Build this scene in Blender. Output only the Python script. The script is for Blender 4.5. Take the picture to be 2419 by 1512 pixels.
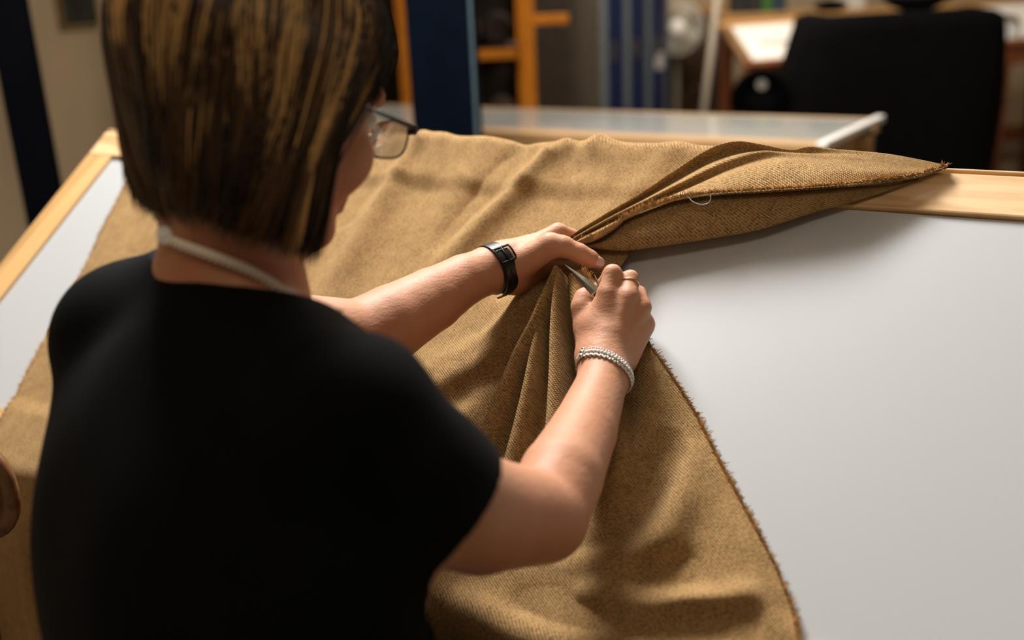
import bpy, bmesh, math, random
import numpy as np
from mathutils import Vector, Matrix

random.seed(7); rng = np.random.default_rng(11)
scene = bpy.context.scene
for o in list(bpy.data.objects):
    bpy.data.objects.remove(o, do_unlink=True)
COL = scene.collection

# ------------------------------------------------------------------ camera
H = 1.27                                   # eye height of the camera above the floor
PITCH, ROLL = math.radians(18.0), math.radians(2.5)
FPX = 2419 * 35 / 36.0
_f = np.array([0, math.cos(PITCH), -math.sin(PITCH)])
_r0 = np.array([1.0, 0, 0]); _u0 = np.cross(_r0, _f)
_right = _r0 * math.cos(ROLL) - _u0 * math.sin(ROLL)
_up = _r0 * math.sin(ROLL) + _u0 * math.cos(ROLL)
CAM = np.array([0, 0, H])
cam = bpy.data.cameras.new('camera')
cam.lens = 35; cam.sensor_width = 36; cam.clip_start = 0.05
cam.dof.use_dof = True; cam.dof.focus_distance = 1.16; cam.dof.aperture_fstop = 2.0
camo = bpy.data.objects.new('camera', cam); COL.objects.link(camo)
camo.matrix_world = Matrix(((_right[0], _up[0], -_f[0], 0), (_right[1], _up[1], -_f[1], 0),
                            (_right[2], _up[2], -_f[2], H), (0, 0, 0, 1)))
scene.camera = camo

# ------------------------------------------------------------------ world, lights, exposure
vs = scene.view_settings
vs.view_transform = 'Standard'; vs.look = 'None'; vs.gamma = 1; vs.use_curve_mapping = False
vs.exposure = 0.0
w = bpy.data.worlds.new('world'); scene.world = w; w.use_nodes = True
bg = w.node_tree.nodes['Background']
bg.inputs[0].default_value = (1.0, 0.86, 0.70, 1); bg.inputs[1].default_value = 0.05

def area(name, loc, target, sx, sy, power, color):
    l = bpy.data.lights.new(name, 'AREA'); l.shape = 'RECTANGLE'; l.size = sx; l.size_y = sy
    l.energy = power; l.color = color
    o = bpy.data.objects.new(name, l); COL.objects.link(o)
    o.location = loc
    o.rotation_euler = (Vector(target) - Vector(loc)).to_track_quat('-Z', 'Y').to_euler()
    return o
# ceiling strip over the far left of the mending table: the key light
area('ceiling_lamp_key', (-0.28, 2.3, 2.85), (0.15, 1.15, 0.95), 1.2, 0.5, 150, (1.0, 0.96, 0.91))
area('rear_fill_lamp', (-0.1, -0.5, 2.85), (0.0, 0.5, 0.9), 1.5, 0.4, 9, (1.0, 0.88, 0.72))  # unseen fill lamp added above and behind the camera
# strips further back in the hall
area('ceiling_lamp_hall', (1.6, 4.6, 2.85), (1.6, 4.7, 0), 1.6, 0.4, 70, (1.0, 0.90, 0.76))
area('ceiling_lamp_hall_far', (0.7, 5.9, 2.9), (0.7, 6.2, 0), 1.8, 0.4, 55, (1.0, 0.86, 0.68))

# ------------------------------------------------------------------ helpers
def ray(px, py):
    u = (px - 1209.5) / FPX; v = (756 - py) / FPX
    return _f + u * _right + v * _up
def at(px, py, d):
    return CAM + ray(px, py) * d
def proj(P):
    q = np.asarray(P, float) - CAM; d = q @ _f
    return 1209.5 + FPX * (q @ _right) / d, 756 - FPX * (q @ _up) / d, d
# the tilted mending table: origin at its far left outer corner, A along it, B downhill
TPH, TTA = math.radians(32.158), math.radians(37.322)
TO = np.array([-0.76463, 1.95778, -0.21062]) + CAM
TA = np.array([math.cos(TPH), -math.sin(TPH), 0.0])
_upf = np.array([math.sin(TPH), math.cos(TPH), 0.0])
TB = -(_upf * math.cos(TTA) + np.array([0, 0, 1.0]) * math.sin(TTA))
TN = np.cross(TA, -TB)
RW = 0.0684                                  # rail width
TL, TD = 1.95, 0.656                         # length and depth of the table top
def hit(px, py, h=0.0):
    """table coordinates (s along, t downhill) of a pixel at height h over the table"""
    d = ray(px, py); o = TO + TN * h
    P = CAM + d * (((o - CAM) @ TN) / (d @ TN))
    return (P - TO) @ TA, (P - TO) @ TB
def tab(s, t, h=0.0):
    return TO + TA * s + TB * t + TN * h
def floor_hit(px, py, z):
    d = ray(px, py); return CAM + d * ((z - H) / d[2])

def link(me, name, mat=None, parent=None, smooth=False):
    o = bpy.data.objects.new(name, me); COL.objects.link(o)
    if mat is not None: me.materials.append(mat)
    if smooth: me.polygons.foreach_set('use_smooth', [True] * len(me.polygons))
    if parent is not None:
        o.parent = parent
        o.matrix_parent_inverse = parent.matrix_world.inverted() if parent.type != 'EMPTY' else Matrix.Translation(-parent.location)
    return o
def tag(o, label, cat, group=None, kind=None):
    o['label'] = label; o['category'] = cat
    if group: o['group'] = group
    if kind: o['kind'] = kind
    return o
def empty(name, loc, label, cat, group=None):
    e = bpy.data.objects.new(name, None); COL.objects.link(e); e.location = Vector(loc)
    e.empty_display_size = 0.05
    return tag(e, label, cat, group)
def mesh(name, verts, faces, mat=None, parent=None, smooth=False):
    me = bpy.data.meshes.new(name)
    me.from_pydata([tuple(map(float, v)) for v in verts], [], [tuple(map(int, f)) for f in faces])
    me.update()
    return link(me, name, mat, parent, smooth)
def np_mesh(name, V, F, mat=None, parent=None, smooth=True):
    """fast mesh from arrays; F is an (n, 3) or (n, 4) index array"""
    me = bpy.data.meshes.new(name); n, k = F.shape
    me.vertices.add(len(V)); me.vertices.foreach_set('co', np.asarray(V, np.float32).ravel())
    me.loops.add(n * k); me.loops.foreach_set('vertex_index', np.asarray(F, np.int32).ravel())
    me.polygons.add(n); me.polygons.foreach_set('loop_start', np.arange(0, n * k, k, dtype=np.int32))
    me.polygons.foreach_set('use_smooth', np.full(n, smooth))
    me.update(calc_edges=True); me.validate()
    return link(me, name, mat, parent)

class MB:
    """collects shapes into one mesh"""
    def __init__(s): s.v = []; s.f = []
    def add(s, V, F):
        b = len(s.v); s.v += [tuple(map(float, x)) for x in V]; s.f += [tuple(int(i) + b for i in f) for f in F]; return s
    def box(s, c, dx, dy, dz, M=None):
        """box of size dx,dy,dz around c; M rows = its axes"""
        M = np.eye(3) if M is None else np.asarray(M)
        c = np.asarray(c, float); V = []
        for x in (-.5, .5):
            for y in (-.5, .5):
                for z in (-.5, .5):
                    V.append(c + M[0] * x * dx + M[1] * y * dy + M[2] * z * dz)
        return s.add(V, [(0, 1, 3, 2), (4, 6, 7, 5), (0, 4, 5, 1), (2, 3, 7, 6), (0, 2, 6, 4), (1, 5, 7, 3)])
    def bar(s, p, q, wd, th, up=(0, 0, 1)):
        p = np.asarray(p, float); q = np.asarray(q, float); x = q - p; L = np.linalg.norm(x); x = x / L
        y = np.cross(up, x); y /= np.linalg.norm(y); z = np.cross(x, y)
        return s.box((p + q) / 2, L, wd, th, (x, y, z))
    def tube(s, pts, r, n=8, cap=True, closed=False):
        pts = [np.asarray(p, float) for p in pts]; m = len(pts)
        rr = r if hasattr(r, '__len__') else [r] * m
        V = []; prev = None
        for i, p in enumerate(pts):
            if closed: t = pts[(i + 1) % m] - pts[i - 1]
            else: t = pts[min(i + 1, m - 1)] - pts[max(i - 1, 0)]
            t = t / (np.linalg.norm(t) + 1e-12)
            if prev is None:
                a = np.array([0, 0, 1.0]) if abs(t[2]) < .9 else np.array([1.0, 0, 0])
                x = np.cross(a, t)
            else: x = prev - t * (prev @ t)
            x = x / np.linalg.norm(x); prev = x; y = np.cross(t, x)
            for k in range(n):
                an = 2 * math.pi * k / n
                V.append(p + (x * math.cos(an) + y * math.sin(an)) * rr[i])
        F = []
        for i in range(m if closed else m - 1):
            j = (i + 1) % m
            for k in range(n):
                F.append((i * n + k, i * n + (k + 1) % n, j * n + (k + 1) % n, j * n + k))
        if cap and not closed:
            F.append(tuple(reversed(range(n)))); F.append(tuple((m - 1) * n + k for k in range(n)))
        return s.add(V, F)
    def ball(s, c, r, nu=10, nv=6, M=None):
        c = np.asarray(c, float); r = np.array([r] * 3 if not hasattr(r, '__len__') else r, float)
        M = np.eye(3) if M is None else np.asarray(M)
        V = [c + M[2] * r[2]]
        for i in range(1, nv):
            th = math.pi * i / nv
            for k in range(nu):
                ph = 2 * math.pi * k / nu
                V.append(c + M[0] * r[0] * math.sin(th) * math.cos(ph) + M[1] * r[1] * math.sin(th) * math.sin(ph) + M[2] * r[2] * math.cos(th))
        V.append(c - M[2] * r[2]); F = []
        for k in range(nu): F.append((0, 1 + k, 1 + (k + 1) % nu))
        for i in range(nv - 2):
            for k in range(nu):
                a = 1 + i * nu + k; b = 1 + i * nu + (k + 1) % nu
                F.append((a, a + nu, b + nu, b))
        l = len(V) - 1; base = 1 + (nv - 2) * nu
        for k in range(nu): F.append((base + k, l, base + (k + 1) % nu))
        return s.add(V, F)
    def build(s, name, mat=None, parent=None, smooth=False, bevel=0):
        o = mesh(name, s.v, s.f, mat, parent, smooth)
        if bevel:
            m = o.modifiers.new('bevel', 'BEVEL'); m.width = bevel; m.segments = 2; m.limit_method = 'ANGLE'
        return o

def catmull(P, n):
    """smooth curve through the rows of P, n samples per span"""
    P = np.asarray(P, float); m = len(P)
    Q = np.vstack([2 * P[0] - P[1], P, 2 * P[-1] - P[-2]]); out = []
    for i in range(m - 1):
        p0, p1, p2, p3 = Q[i:i + 4]
        for t in np.linspace(0, 1, n, endpoint=False):
            out.append(.5 * ((2 * p1) + (p2 - p0) * t + (2 * p0 - 5 * p1 + 4 * p2 - p3) * t * t + (3 * p1 - p0 - 3 * p2 + p3) * t ** 3))
    out.append(P[-1]); return np.array(out)
def resample(P, n):
    P = np.asarray(P, float); d = np.r_[0, np.cumsum(np.linalg.norm(np.diff(P, axis=0), axis=1))]
    x = np.linspace(0, d[-1], n)
    return np.stack([np.interp(x, d, P[:, k]) for k in range(P.shape[1])], 1)

# ------------------------------------------------------------------ materials
def material(name):
    m = bpy.data.materials.new(name); m.use_nodes = True
    nt = m.node_tree; b = nt.nodes['Principled BSDF']
    return m, nt, b
def N(nt, t, **kw):
    n = nt.nodes.new(t)
    for k, v in kw.items():
        if k in n.inputs: n.inputs[k].default_value = v
        else: setattr(n, k, v)
    return n
def plain(name, col, rough=.5, metal=0, var=.12, scale=14, bump=0, bscale=200, spec=None):
    """a colour with a little cloudy variation and optional fine relief"""
    m, nt, b = material(name); L = nt.links.new
    tc = N(nt, 'ShaderNodeTexCoord'); no = N(nt, 'ShaderNodeTexNoise', Scale=scale, Detail=3.0)
    L(tc.outputs['Object'], no.inputs['Vector'])
    r = N(nt, 'ShaderNodeValToRGB'); c = np.array(col)
    r.color_ramp.elements[0].color = (*(c * (1 - var)), 1); r.color_ramp.elements[1].color = (*np.clip(c * (1 + var), 0, 1), 1)
    r.color_ramp.elements[0].position = .3; r.color_ramp.elements[1].position = .7
    L(no.outputs['Fac'], r.inputs['Fac']); L(r.outputs['Color'], b.inputs['Base Color'])
    b.inputs['Roughness'].default_value = rough; b.inputs['Metallic'].default_value = metal
    if spec is not None: b.inputs['Specular IOR Level'].default_value = spec
    if bump:
        n2 = N(nt, 'ShaderNodeTexNoise', Scale=bscale, Detail=2.0); L(tc.outputs['Object'], n2.inputs['Vector'])
        bp = N(nt, 'ShaderNodeBump', Strength=bump, Distance=.001); L(n2.outputs['Fac'], bp.inputs['Height']); L(bp.outputs['Normal'], b.inputs['Normal'])
    return m
def wood(name, c1, c2, axis, rough=.5, scale=1.0, knots=True):
    """softwood: rings stretched along a world axis"""
    m, nt, b = material(name); L = nt.links.new
    geo = N(nt, 'ShaderNodeNewGeometry')
    ax = np.asarray(axis, float); ax = ax / np.linalg.norm(ax)
    y = np.cross((0, 0, 1), ax); y /= np.linalg.norm(y); z = np.cross(ax, y)
    comb = N(nt, 'ShaderNodeCombineXYZ')
    for i, (v, k) in enumerate(((ax, .9), (y, 11.0), (z, 11.0))):
        d = N(nt, 'ShaderNodeVectorMath', operation='DOT_PRODUCT'); L(geo.outputs['Position'], d.inputs[0]); d.inputs[1].default_value = tuple(v * k * scale)
        L(d.outputs['Value'], comb.inputs[i])
    wv = N(nt, 'ShaderNodeTexNoise', Scale=1.6, Detail=2.0, Distortion=.6); L(comb.outputs[0], wv.inputs['Vector'])
    mul = N(nt, 'ShaderNodeMath', operation='MULTIPLY'); mul.inputs[1].default_value = 26; L(wv.outputs['Fac'], mul.inputs[0])
    sn = N(nt, 'ShaderNodeMath', operation='SINE'); L(mul.outputs[0], sn.inputs[0])
    mr = N(nt, 'ShaderNodeMapRange'); mr.inputs['From Min'].default_value = -1; mr.inputs['From Max'].default_value = 1; L(sn.outputs[0], mr.inputs['Value'])
    fi = N(nt, 'ShaderNodeTexNoise', Scale=9.0, Detail=4.0); L(comb.outputs[0], fi.inputs['Vector'])
    ad = N(nt, 'ShaderNodeMath', operation='MULTIPLY_ADD'); ad.inputs[1].default_value = .45; L(mr.outputs[0], ad.inputs[0]); L(fi.outputs['Fac'], ad.inputs[2])
    r = N(nt, 'ShaderNodeValToRGB'); r.color_ramp.elements[0].position = .3; r.color_ramp.elements[1].position = .95
    r.color_ramp.elements[0].color = (*c1, 1); r.color_ramp.elements[1].color = (*c2, 1)
    L(ad.outputs[0], r.inputs['Fac']); out = r.outputs['Color']
    if knots:
        vo = N(nt, 'ShaderNodeTexVoronoi', Scale=.9); sc = N(nt, 'ShaderNodeVectorMath', operation='MULTIPLY'); sc.inputs[1].default_value = (4.0, .75, .75); L(comb.outputs[0], sc.inputs[0]); L(sc.outputs[0], vo.inputs['Vector'])
        kr = N(nt, 'ShaderNodeValToRGB'); kr.color_ramp.elements[0].position = .05; kr.color_ramp.elements[1].position = .13
        kr.color_ramp.elements[0].color = (1, 1, 1, 1); kr.color_ramp.elements[1].color = (0, 0, 0, 1); L(vo.outputs['Distance'], kr.inputs['Fac'])
        mx = N(nt, 'ShaderNodeMix', data_type='RGBA'); L(kr.outputs['Color'], mx.inputs['Factor']); L(out, mx.inputs[6]); mx.inputs[7].default_value = (c1[0] * .45, c1[1] * .35, c1[2] * .25, 1); out = mx.outputs[2]
    L(out, b.inputs['Base Color']); b.inputs['Roughness'].default_value = rough
    bp = N(nt, 'ShaderNodeBump', Strength=.12, Distance=.001); L(fi.outputs['Fac'], bp.inputs['Height']); L(bp.outputs['Normal'], b.inputs['Normal'])
    return m
M = {}
M['pine_rail'] = wood('pine along', (.46, .26, .10), (.72, .49, .27), TA, .42)
M['pine_side'] = wood('pine across', (.44, .23, .08), (.66, .41, .18), TB, .42)
M['pine_frame'] = wood('pine legs', (.46, .27, .11), (.62, .41, .2), (0.05, 0, 1), .5)
M['oak'] = wood('shelf wood', (.33, .17, .06), (.48, .27, .1), (1, 0, 0), .5, knots=False)
M['redwood'] = wood('stained leg wood', (.11, .03, .01), (.2, .06, .018), (0.02, 0, 1), .4, knots=False)
M['chairwood'] = wood('chair wood', (.075, .032, .012), (.15, .07, .028), _upf, .35, knots=False)
def panel_mat():
    m, nt, b = material('frosted white panel')
    b.inputs['Base Color'].default_value = (.46, .475, .49, 1); b.inputs['Roughness'].default_value = .3
    b.inputs['Specular IOR Level'].default_value = .5
    tc = N(nt, 'ShaderNodeTexCoord'); no = N(nt, 'ShaderNodeTexNoise', Scale=6.0, Detail=5.0); nt.links.new(tc.outputs['Object'], no.inputs['Vector'])
    mr = N(nt, 'ShaderNodeMapRange'); mr.inputs['To Min'].default_value = .27; mr.inputs['To Max'].default_value = .33; nt.links.new(no.outputs['Fac'], mr.inputs['Value']); nt.links.new(mr.outputs[0], b.inputs['Roughness'])
    return m
M['panel'] = panel_mat()
M['wall'] = plain('beige plaster', (.42, .33, .22), .9, var=.06, scale=3, bump=.2, bscale=60)
M['floor'] = plain('grey brown floor', (.20, .16, .115), .6, var=.12, scale=5)
M['ceiling'] = plain('off white ceiling', (.5, .46, .4), .9, var=.04)
M['navy'] = plain('navy painted steel', (.0009, .0034, .0092), .6, var=.25, spec=.06)
M['navyblack'] = plain('near black painted steel', (.0012, .0017, .0034), .7, var=.2, spec=.05)
M['edge'] = plain('pale steel edge', (.06, .11, .14), .5)  # paler strip along one flange edge of the navy column
M['orange'] = plain('orange enamel', (.62, .21, .008), .45, var=.1)
M['darkfab'] = plain('dark brown fabric', (.018, .011, .007), .95, var=.3, scale=20)
M['darkfab2'] = plain('umber fabric', (.045, .025, .012), .95, var=.3, scale=20)
M['lockerblue'] = plain('locker blue', (.002, .012, .06), .4, var=.1)
M['lockergrey'] = plain('locker grey', (.14, .165, .185), .5, var=.08)
M['lockerside'] = plain('locker side grey brown', (.09, .078, .06), .6, var=.08)
M['white'] = plain('white plastic', (.80, .78, .76), .35, var=.03)
M['cream'] = plain('cream pipe paint', (.26, .22, .17), .5, var=.06)
M['fanguard'] = plain('fan guard grey', (.55, .53, .46), .5, var=.05)
M['black'] = plain('matt black cloth', (.0012, .0012, .0016), .95, var=.25, bump=.4, bscale=120, spec=.06)
M['blackplastic'] = plain('black plastic', (.004, .004, .005), .5, var=.15, spec=.25)
M['steel'] = plain('brushed steel', (.5, .48, .44), .28, metal=1, var=.06)
M['chrome'] = plain('bright steel', (.72, .7, .67), .16, metal=1, var=.03)
M['greytop'] = plain('grey laminate', (.36, .37, .35), .07, var=.05, spec=1.0)
M['green'] = plain('green book cloth', (.03, .12, .025), .7)
M['bookblack'] = plain('black book cloth', (.01, .01, .012), .6)
M['bookblue'] = plain('dark blue book cloth', (.012, .03, .05), .6)
M['magenta'] = plain('magenta label', (.16, .03, .12), .6)
M['paper'] = plain('pale paper', (.5, .5, .48), .8, var=.05)

def cloth_mat():
    m, nt, b = material('camel wool twill'); L = nt.links.new
    uv = N(nt, 'ShaderNodeUVMap'); uv.uv_map = 'UVMap'
    big = N(nt, 'ShaderNodeTexNoise', Scale=55.0, Detail=5.0, Roughness=.7); L(uv.outputs[0], big.inputs['Vector'])
    mp = N(nt, 'ShaderNodeMapping'); mp.inputs['Rotation'].default_value[2] = .85; mp.inputs['Scale'].default_value = (300, 560, 1); L(uv.outputs[0], mp.inputs['Vector'])
    fine = N(nt, 'ShaderNodeTexNoise', Scale=1.0, Detail=2.0); L(mp.outputs[0], fine.inputs['Vector'])
    mp2 = N(nt, 'ShaderNodeMapping'); mp2.inputs['Rotation'].default_value[2] = .95; L(uv.outputs[0], mp2.inputs['Vector'])
    tw = N(nt, 'ShaderNodeTexWave', Scale=118.0, Distortion=1.3, Detail=1.0); tw.inputs['Detail Scale'].default_value = 14.0; L(mp2.outputs[0], tw.inputs['Vector'])
    mp3 = N(nt, 'ShaderNodeMapping'); mp3.inputs['Rotation'].default_value[2] = -.55; L(uv.outputs[0], mp3.inputs['Vector'])
    tw2 = N(nt, 'ShaderNodeTexWave', Scale=165.0, Distortion=1.5, Detail=1.0); L(mp3.outputs[0], tw2.inputs['Vector'])
    r = N(nt, 'ShaderNodeValToRGB'); e = r.color_ramp.elements
    e[0].position = .36; e[0].color = (.105, .056, .018, 1); e[1].position = .66; e[1].color = (.490, .300, .125, 1)
    a = N(nt, 'ShaderNodeMath', operation='MULTIPLY_ADD'); a.inputs[1].default_value = .30; L(big.outputs['Fac'], a.inputs[0])
    f2 = N(nt, 'ShaderNodeMath', operation='MULTIPLY'); f2.inputs[1].default_value = .62; L(fine.outputs['Fac'], f2.inputs[0])
    f3 = N(nt, 'ShaderNodeMath', operation='MULTIPLY_ADD'); f3.inputs[1].default_value = .16; L(tw.outputs['Fac'], f3.inputs[0]); L(f2.outputs[0], f3.inputs[2])
    L(f3.outputs[0], a.inputs[2]); L(a.outputs[0], r.inputs['Fac']); L(r.outputs['Color'], b.inputs['Base Color'])
    b.inputs['Roughness'].default_value = .92; b.inputs['Specular IOR Level'].default_value = .15
    b.inputs['Sheen Weight'].default_value = .25; b.inputs['Sheen Roughness'].default_value = .5; b.inputs['Sheen Tint'].default_value = (.9, .7, .45, 1)
    h = N(nt, 'ShaderNodeMath', operation='MULTIPLY_ADD'); h.inputs[1].default_value = .6; L(tw2.outputs['Fac'], h.inputs[0]); L(tw.outputs['Fac'], h.inputs[2])
    h2 = N(nt, 'ShaderNodeMath', operation='ADD'); L(h.outputs[0], h2.inputs[0]); L(fine.outputs['Fac'], h2.inputs[1])
    bp = N(nt, 'ShaderNodeBump', Strength=.65, Distance=.0013); L(h2.outputs[0], bp.inputs['Height']); L(bp.outputs['Normal'], b.inputs['Normal'])
    return m
M['cloth'] = cloth_mat()
M['fray'] = plain('frayed wool thread', (.56, .35, .15), .9, var=.35, scale=150)
# ------------------------------------------------------------------ the room
def struct(o): o['kind'] = 'structure'; return o
RX0, RX1, RY0, RY1, RZ = -2.5, 5.2, -2.6, 8.0, 3.0
def slab(name, c, d, mat): return struct(MB().box(c, *d).build(name, mat))
slab('floor', ((RX0 + RX1) / 2, (RY0 + RY1) / 2, -.05), (RX1 - RX0, RY1 - RY0, .1), M['floor'])
slab('ceiling', ((RX0 + RX1) / 2, (RY0 + RY1) / 2, RZ + .05), (RX1 - RX0, RY1 - RY0, .1), M['ceiling'])
slab('wall_back', ((RX0 + RX1) / 2, RY1 + .05, RZ / 2), (RX1 - RX0, .1, RZ), M['wall'])
slab('wall_front', ((RX0 + RX1) / 2, RY0 - .05, RZ / 2), (RX1 - RX0, .1, RZ), M['wall'])
slab('wall_left', (RX0 - .05, (RY0 + RY1) / 2, RZ / 2), (.1, RY1 - RY0, RZ), M['wall'])
slab('wall_right', (RX1 + .05, (RY0 + RY1) / 2, RZ / 2), (.1, RY1 - RY0, RZ), M['wall'])
slab('baseboard_left', (RX0 + .011, (RY0 + RY1) / 2, .06), (.02, RY1 - RY0 - .06, .12), M['redwood'])
slab('baseboard_back', ((RX0 + RX1) / 2, RY1 - .011, .06), (RX1 - RX0 - .06, .02, .12), M['redwood'])

# two steel columns of the hall
def h_column(name, x, y, fw, dp, ang, mat, edge, label):
    e = empty(name, (x, y, 0), label, 'column')
    c, s = math.cos(ang), math.sin(ang); X = np.array([c, s, 0]); Y = np.array([-s, c, 0]); Z = np.array([0, 0, 1.0])
    p = np.array([x, y, 0])
    for k in (-1, 1):
        MB().box(p + Y * k * (dp / 2 - .007) + Z * RZ / 2, fw, .014, RZ - .002, (X, Y, Z)).build('flange', mat, e, bevel=.002)
    MB().box(p + Z * RZ / 2, .012, dp - .028, RZ - .002, (X, Y, Z)).build('web', mat, e)
    MB().box(p + X * (fw / 2 + .004) + Y * (-dp / 2 + .007) + Z * RZ / 2, .008, .02, RZ - .004, (X, Y, Z)).build('edge_strip', edge, e)
    MB().box(p + Z * .008, fw + .1, dp + .1, .016, (X, Y, Z)).build('base_plate', mat, e)
    return e
p = at(1052, 160, 3.0); h_column('steel_column', p[0], p[1], .185, .18, math.radians(-6), M['navy'], M['edge'], 'thick navy blue steel column standing behind the tan cloth')
p = at(62, 250, 2.75); h_column('steel_column', p[0], p[1], .098, .12, math.radians(20), M['navyblack'], M['navyblack'], 'narrow near black steel column at the left by the beige wall')

# framed picture on the left wall
def wall_left_pt(px, py):
    d = ray(px, py); t = (RX0 + .004 - CAM[0]) / d[0]; return CAM + d * t
a0 = wall_left_pt(140, 66); a1 = wall_left_pt(228, 60)
yc, wd = (a0[1] + a1[1]) / 2, abs(a1[1] - a0[1]); zb = a0[2]
e = empty('framed_picture', (RX0 + .01, yc, zb), 'dark picture in a thin gold frame hung on the beige left wall', 'picture')
MB().box((RX0 + .012, yc, zb + .38), .02, wd - .04, .72).build('print', plain('dark print', (.006, .014, .016), .35, var=.8, scale=5), e)
g = plain('gilt frame', (.22, .15, .05), .4)
for k in (-1, 1):
    MB().box((RX0 + .016, yc + k * (wd / 2 - .01), zb + .38), .03, .02, .78).build('frame_side', g, e)
    MB().box((RX0 + .016, yc, zb + .38 + k * .38), .03, wd - .042, .02).build('frame_side', g, e)

# orange storage rack with dark cloth rolls, behind the blue column
RD = 5.45
xl, xr = at(962, 150, RD)[0], at(1246, 150, RD)[0]; yr = at(1246, 150, RD)[1]
e = empty('storage_rack', ((xl + xr) / 2, yr, 0), 'orange steel storage rack full of dark cloth rolls behind the blue column', 'rack')
for x in (xl, xr):
    for y in (yr, yr + .75):
        MB().box((x, y, 1.2), .082, .075, 2.4).build('post', M['orange'], e, bevel=.004)
zs = [at(1180, 127, RD)[2], at(1180, 127, RD)[2] + .55, at(1180, 127, RD)[2] - .5, .12]
for z in zs:
    for y in (yr, yr + .75):
        MB().box(((xl + xr) / 2, y, z), xr - xl - .082, .045, .05).build('beam', M['orange'], e, bevel=.003)
    for x in (xl, xr):
        MB().box((x, yr + .375, z - .06), .03, .67, .04).build('side_beam', M['orange'], e)
    MB().box(((xl + xr) / 2, yr + .375, z + .03), xr - xl - .09, .76, .012).build('shelf_board', M['darkfab2'], e)
xa_, xb_ = at(880, 150, RD + .8)[0], at(1345, 150, RD + .8)[0]
MB().box(((xa_ + xb_) / 2, yr + .80, 1.2), xb_ - xa_, .012, 2.3).build('back_panel', M['darkfab'], e)
zr = at(1295, 45, RD)[2]; x1 = at(1322, 45, RD)[0]
MB().box(((xr + x1) / 2 + .041, yr, zr), x1 - xr, .045, .05).build('stub_beam', M['orange'], e, bevel=.003)
def roll(name, c, ax, r, L, mat, label, cat='cloth roll', group='cloth rolls on the orange rack'):
    ax = np.asarray(ax, float); y = np.cross((0, 0, 1), ax); y /= np.linalg.norm(y); z = np.cross(ax, y); mb = MB(); n = 28
    c = np.asarray(c, float)
    # spiral end faces come from a slightly stepped radius
    ring = [c + ax * (-L / 2)]
    prof = [(-L / 2, .12 * r), (-L / 2 - .004, .3 * r), (-L / 2, .5 * r), (-L / 2 - .004, .75 * r), (-L / 2, .97 * r), (-L / 2 + .01, r), (0, r * 1.02), (L / 2 - .01, r), (L / 2, .97 * r), (L / 2 + .004, .75 * r), (L / 2, .5 * r), (L / 2 + .004, .3 * r), (L / 2, .12 * r)]
    V = []; F = []
    for (q, rr) in prof:
        for k in range(n):
            an = 2 * math.pi * k / n; wob = 1 + .03 * math.sin(3 * an + q * 7)
            V.append(c + ax * q + (y * math.cos(an) + z * math.sin(an)) * rr * wob)
    for i in range(len(prof) - 1):
        for k in range(n): F.append((i * n + k, i * n + (k + 1) % n, (i + 1) * n + (k + 1) % n, (i + 1) * n + k))
    F.append(tuple(reversed(range(n)))); F.append(tuple((len(prof) - 1) * n + k for k in range(n)))
    o = mesh(name, V, F, mat, None, True); return tag(o, label, cat, group)
for z in zs[:3]:
    for k in range(3):
        r = .085; x = xl + .13 + k * .185
        roll('cloth_roll', (x, yr + .38, z + .036 + r * 1.06), (0, 1, 0), r, .7, M['darkfab'] if (k + int(z * 10)) % 2 else M['darkfab2'], '%s dark cloth roll on the %s shelf of the orange rack' % (('left', 'middle', 'right')[k], {0: 'middle', 1: 'top', 2: 'low'}[zs.index(z)]))

# blue lockers, turned so that grey side and blue doors both show
pc = at(1420, 120, 6.2); a54 = math.radians(54)
fd = np.array([math.cos(a54), math.sin(a54), 0]); sd = np.array([-fd[1], fd[0], 0]); Z3 = np.array([0, 0, 1.0]); pc = np.array([pc[0], pc[1], 0])
e = empty('locker_unit', pc + fd * .45 + sd * .17, 'bank of three tall blue locker doors in a grey steel body', 'lockers')
LH = 1.85
MB().box(pc + fd * .45 + sd * .18 + Z3 * LH / 2, .9, .34, LH, (fd, sd, Z3)).build('body', M['lockerside'], e, bevel=.004)
MB().box(pc + fd * .45 - sd * .0 + Z3 * LH / 2, .9, .02, LH - .004, (fd, sd, Z3)).build('front_frame', M['lockergrey'], e, bevel=.002)
for k in range(3):
    c = pc + fd * (.155 + .29 * k) - sd * .019 + Z3 * (LH / 2 + .03)
    d = MB().box(c, .185, .018, LH - .16, (fd, sd, Z3)).build('door', M['lockerblue'], e, bevel=.004)
    zh = at(1437, 130, 6.2)[2] + .015
    hp = pc + fd * (.10 + .29 * k) - sd * .034 + Z3 * zh
    MB().box(hp, .035, .014, .12, (fd, sd, Z3)).build('handle', M['steel'], d, bevel=.003)
    if k == 2:
        MB().box(hp + fd * .05 - Z3 * .1 + sd * .004, .1, .008, .11, (fd, sd, Z3)).build('door_label', M['paper'], d)

# pedestal fan between lockers and pole
fc = at(1600, 66, 7.0); fx = np.array([1.0, 0, 0]); fn = -ray(1598, 66); fn[2] = 0; fn /= np.linalg.norm(fn); fx = np.cross((0, 0, 1), fn) * -1
e = empty('pedestal_fan', (fc[0], fc[1], 0), 'pale pedestal fan with a white hub between the lockers and the pole', 'fan')
def circ(c, X, Y, r, n=40): return [c + X * r * math.cos(2 * math.pi * k / n) + Y * r * math.sin(2 * math.pi * k / n) for k in range(n)]
gm = MB()
for k in range(10): gm.tube(circ(fc + fn * (.06 - .012 * abs(k - 4) * .6), fx, Z3, .055 + k * .0135), .0028, 5, closed=True)
for k in range(24):
    an = 2 * math.pi * k / 24; dd = fx * math.cos(an) + Z3 * math.sin(an)
    gm.tube([fc + fn * .055 + dd * .04, fc + fn * .06 + dd * .11, fc + dd * .18, fc - fn * .06 + dd * .11, fc - fn * .075 + dd * .05], .0022, 4)
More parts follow.
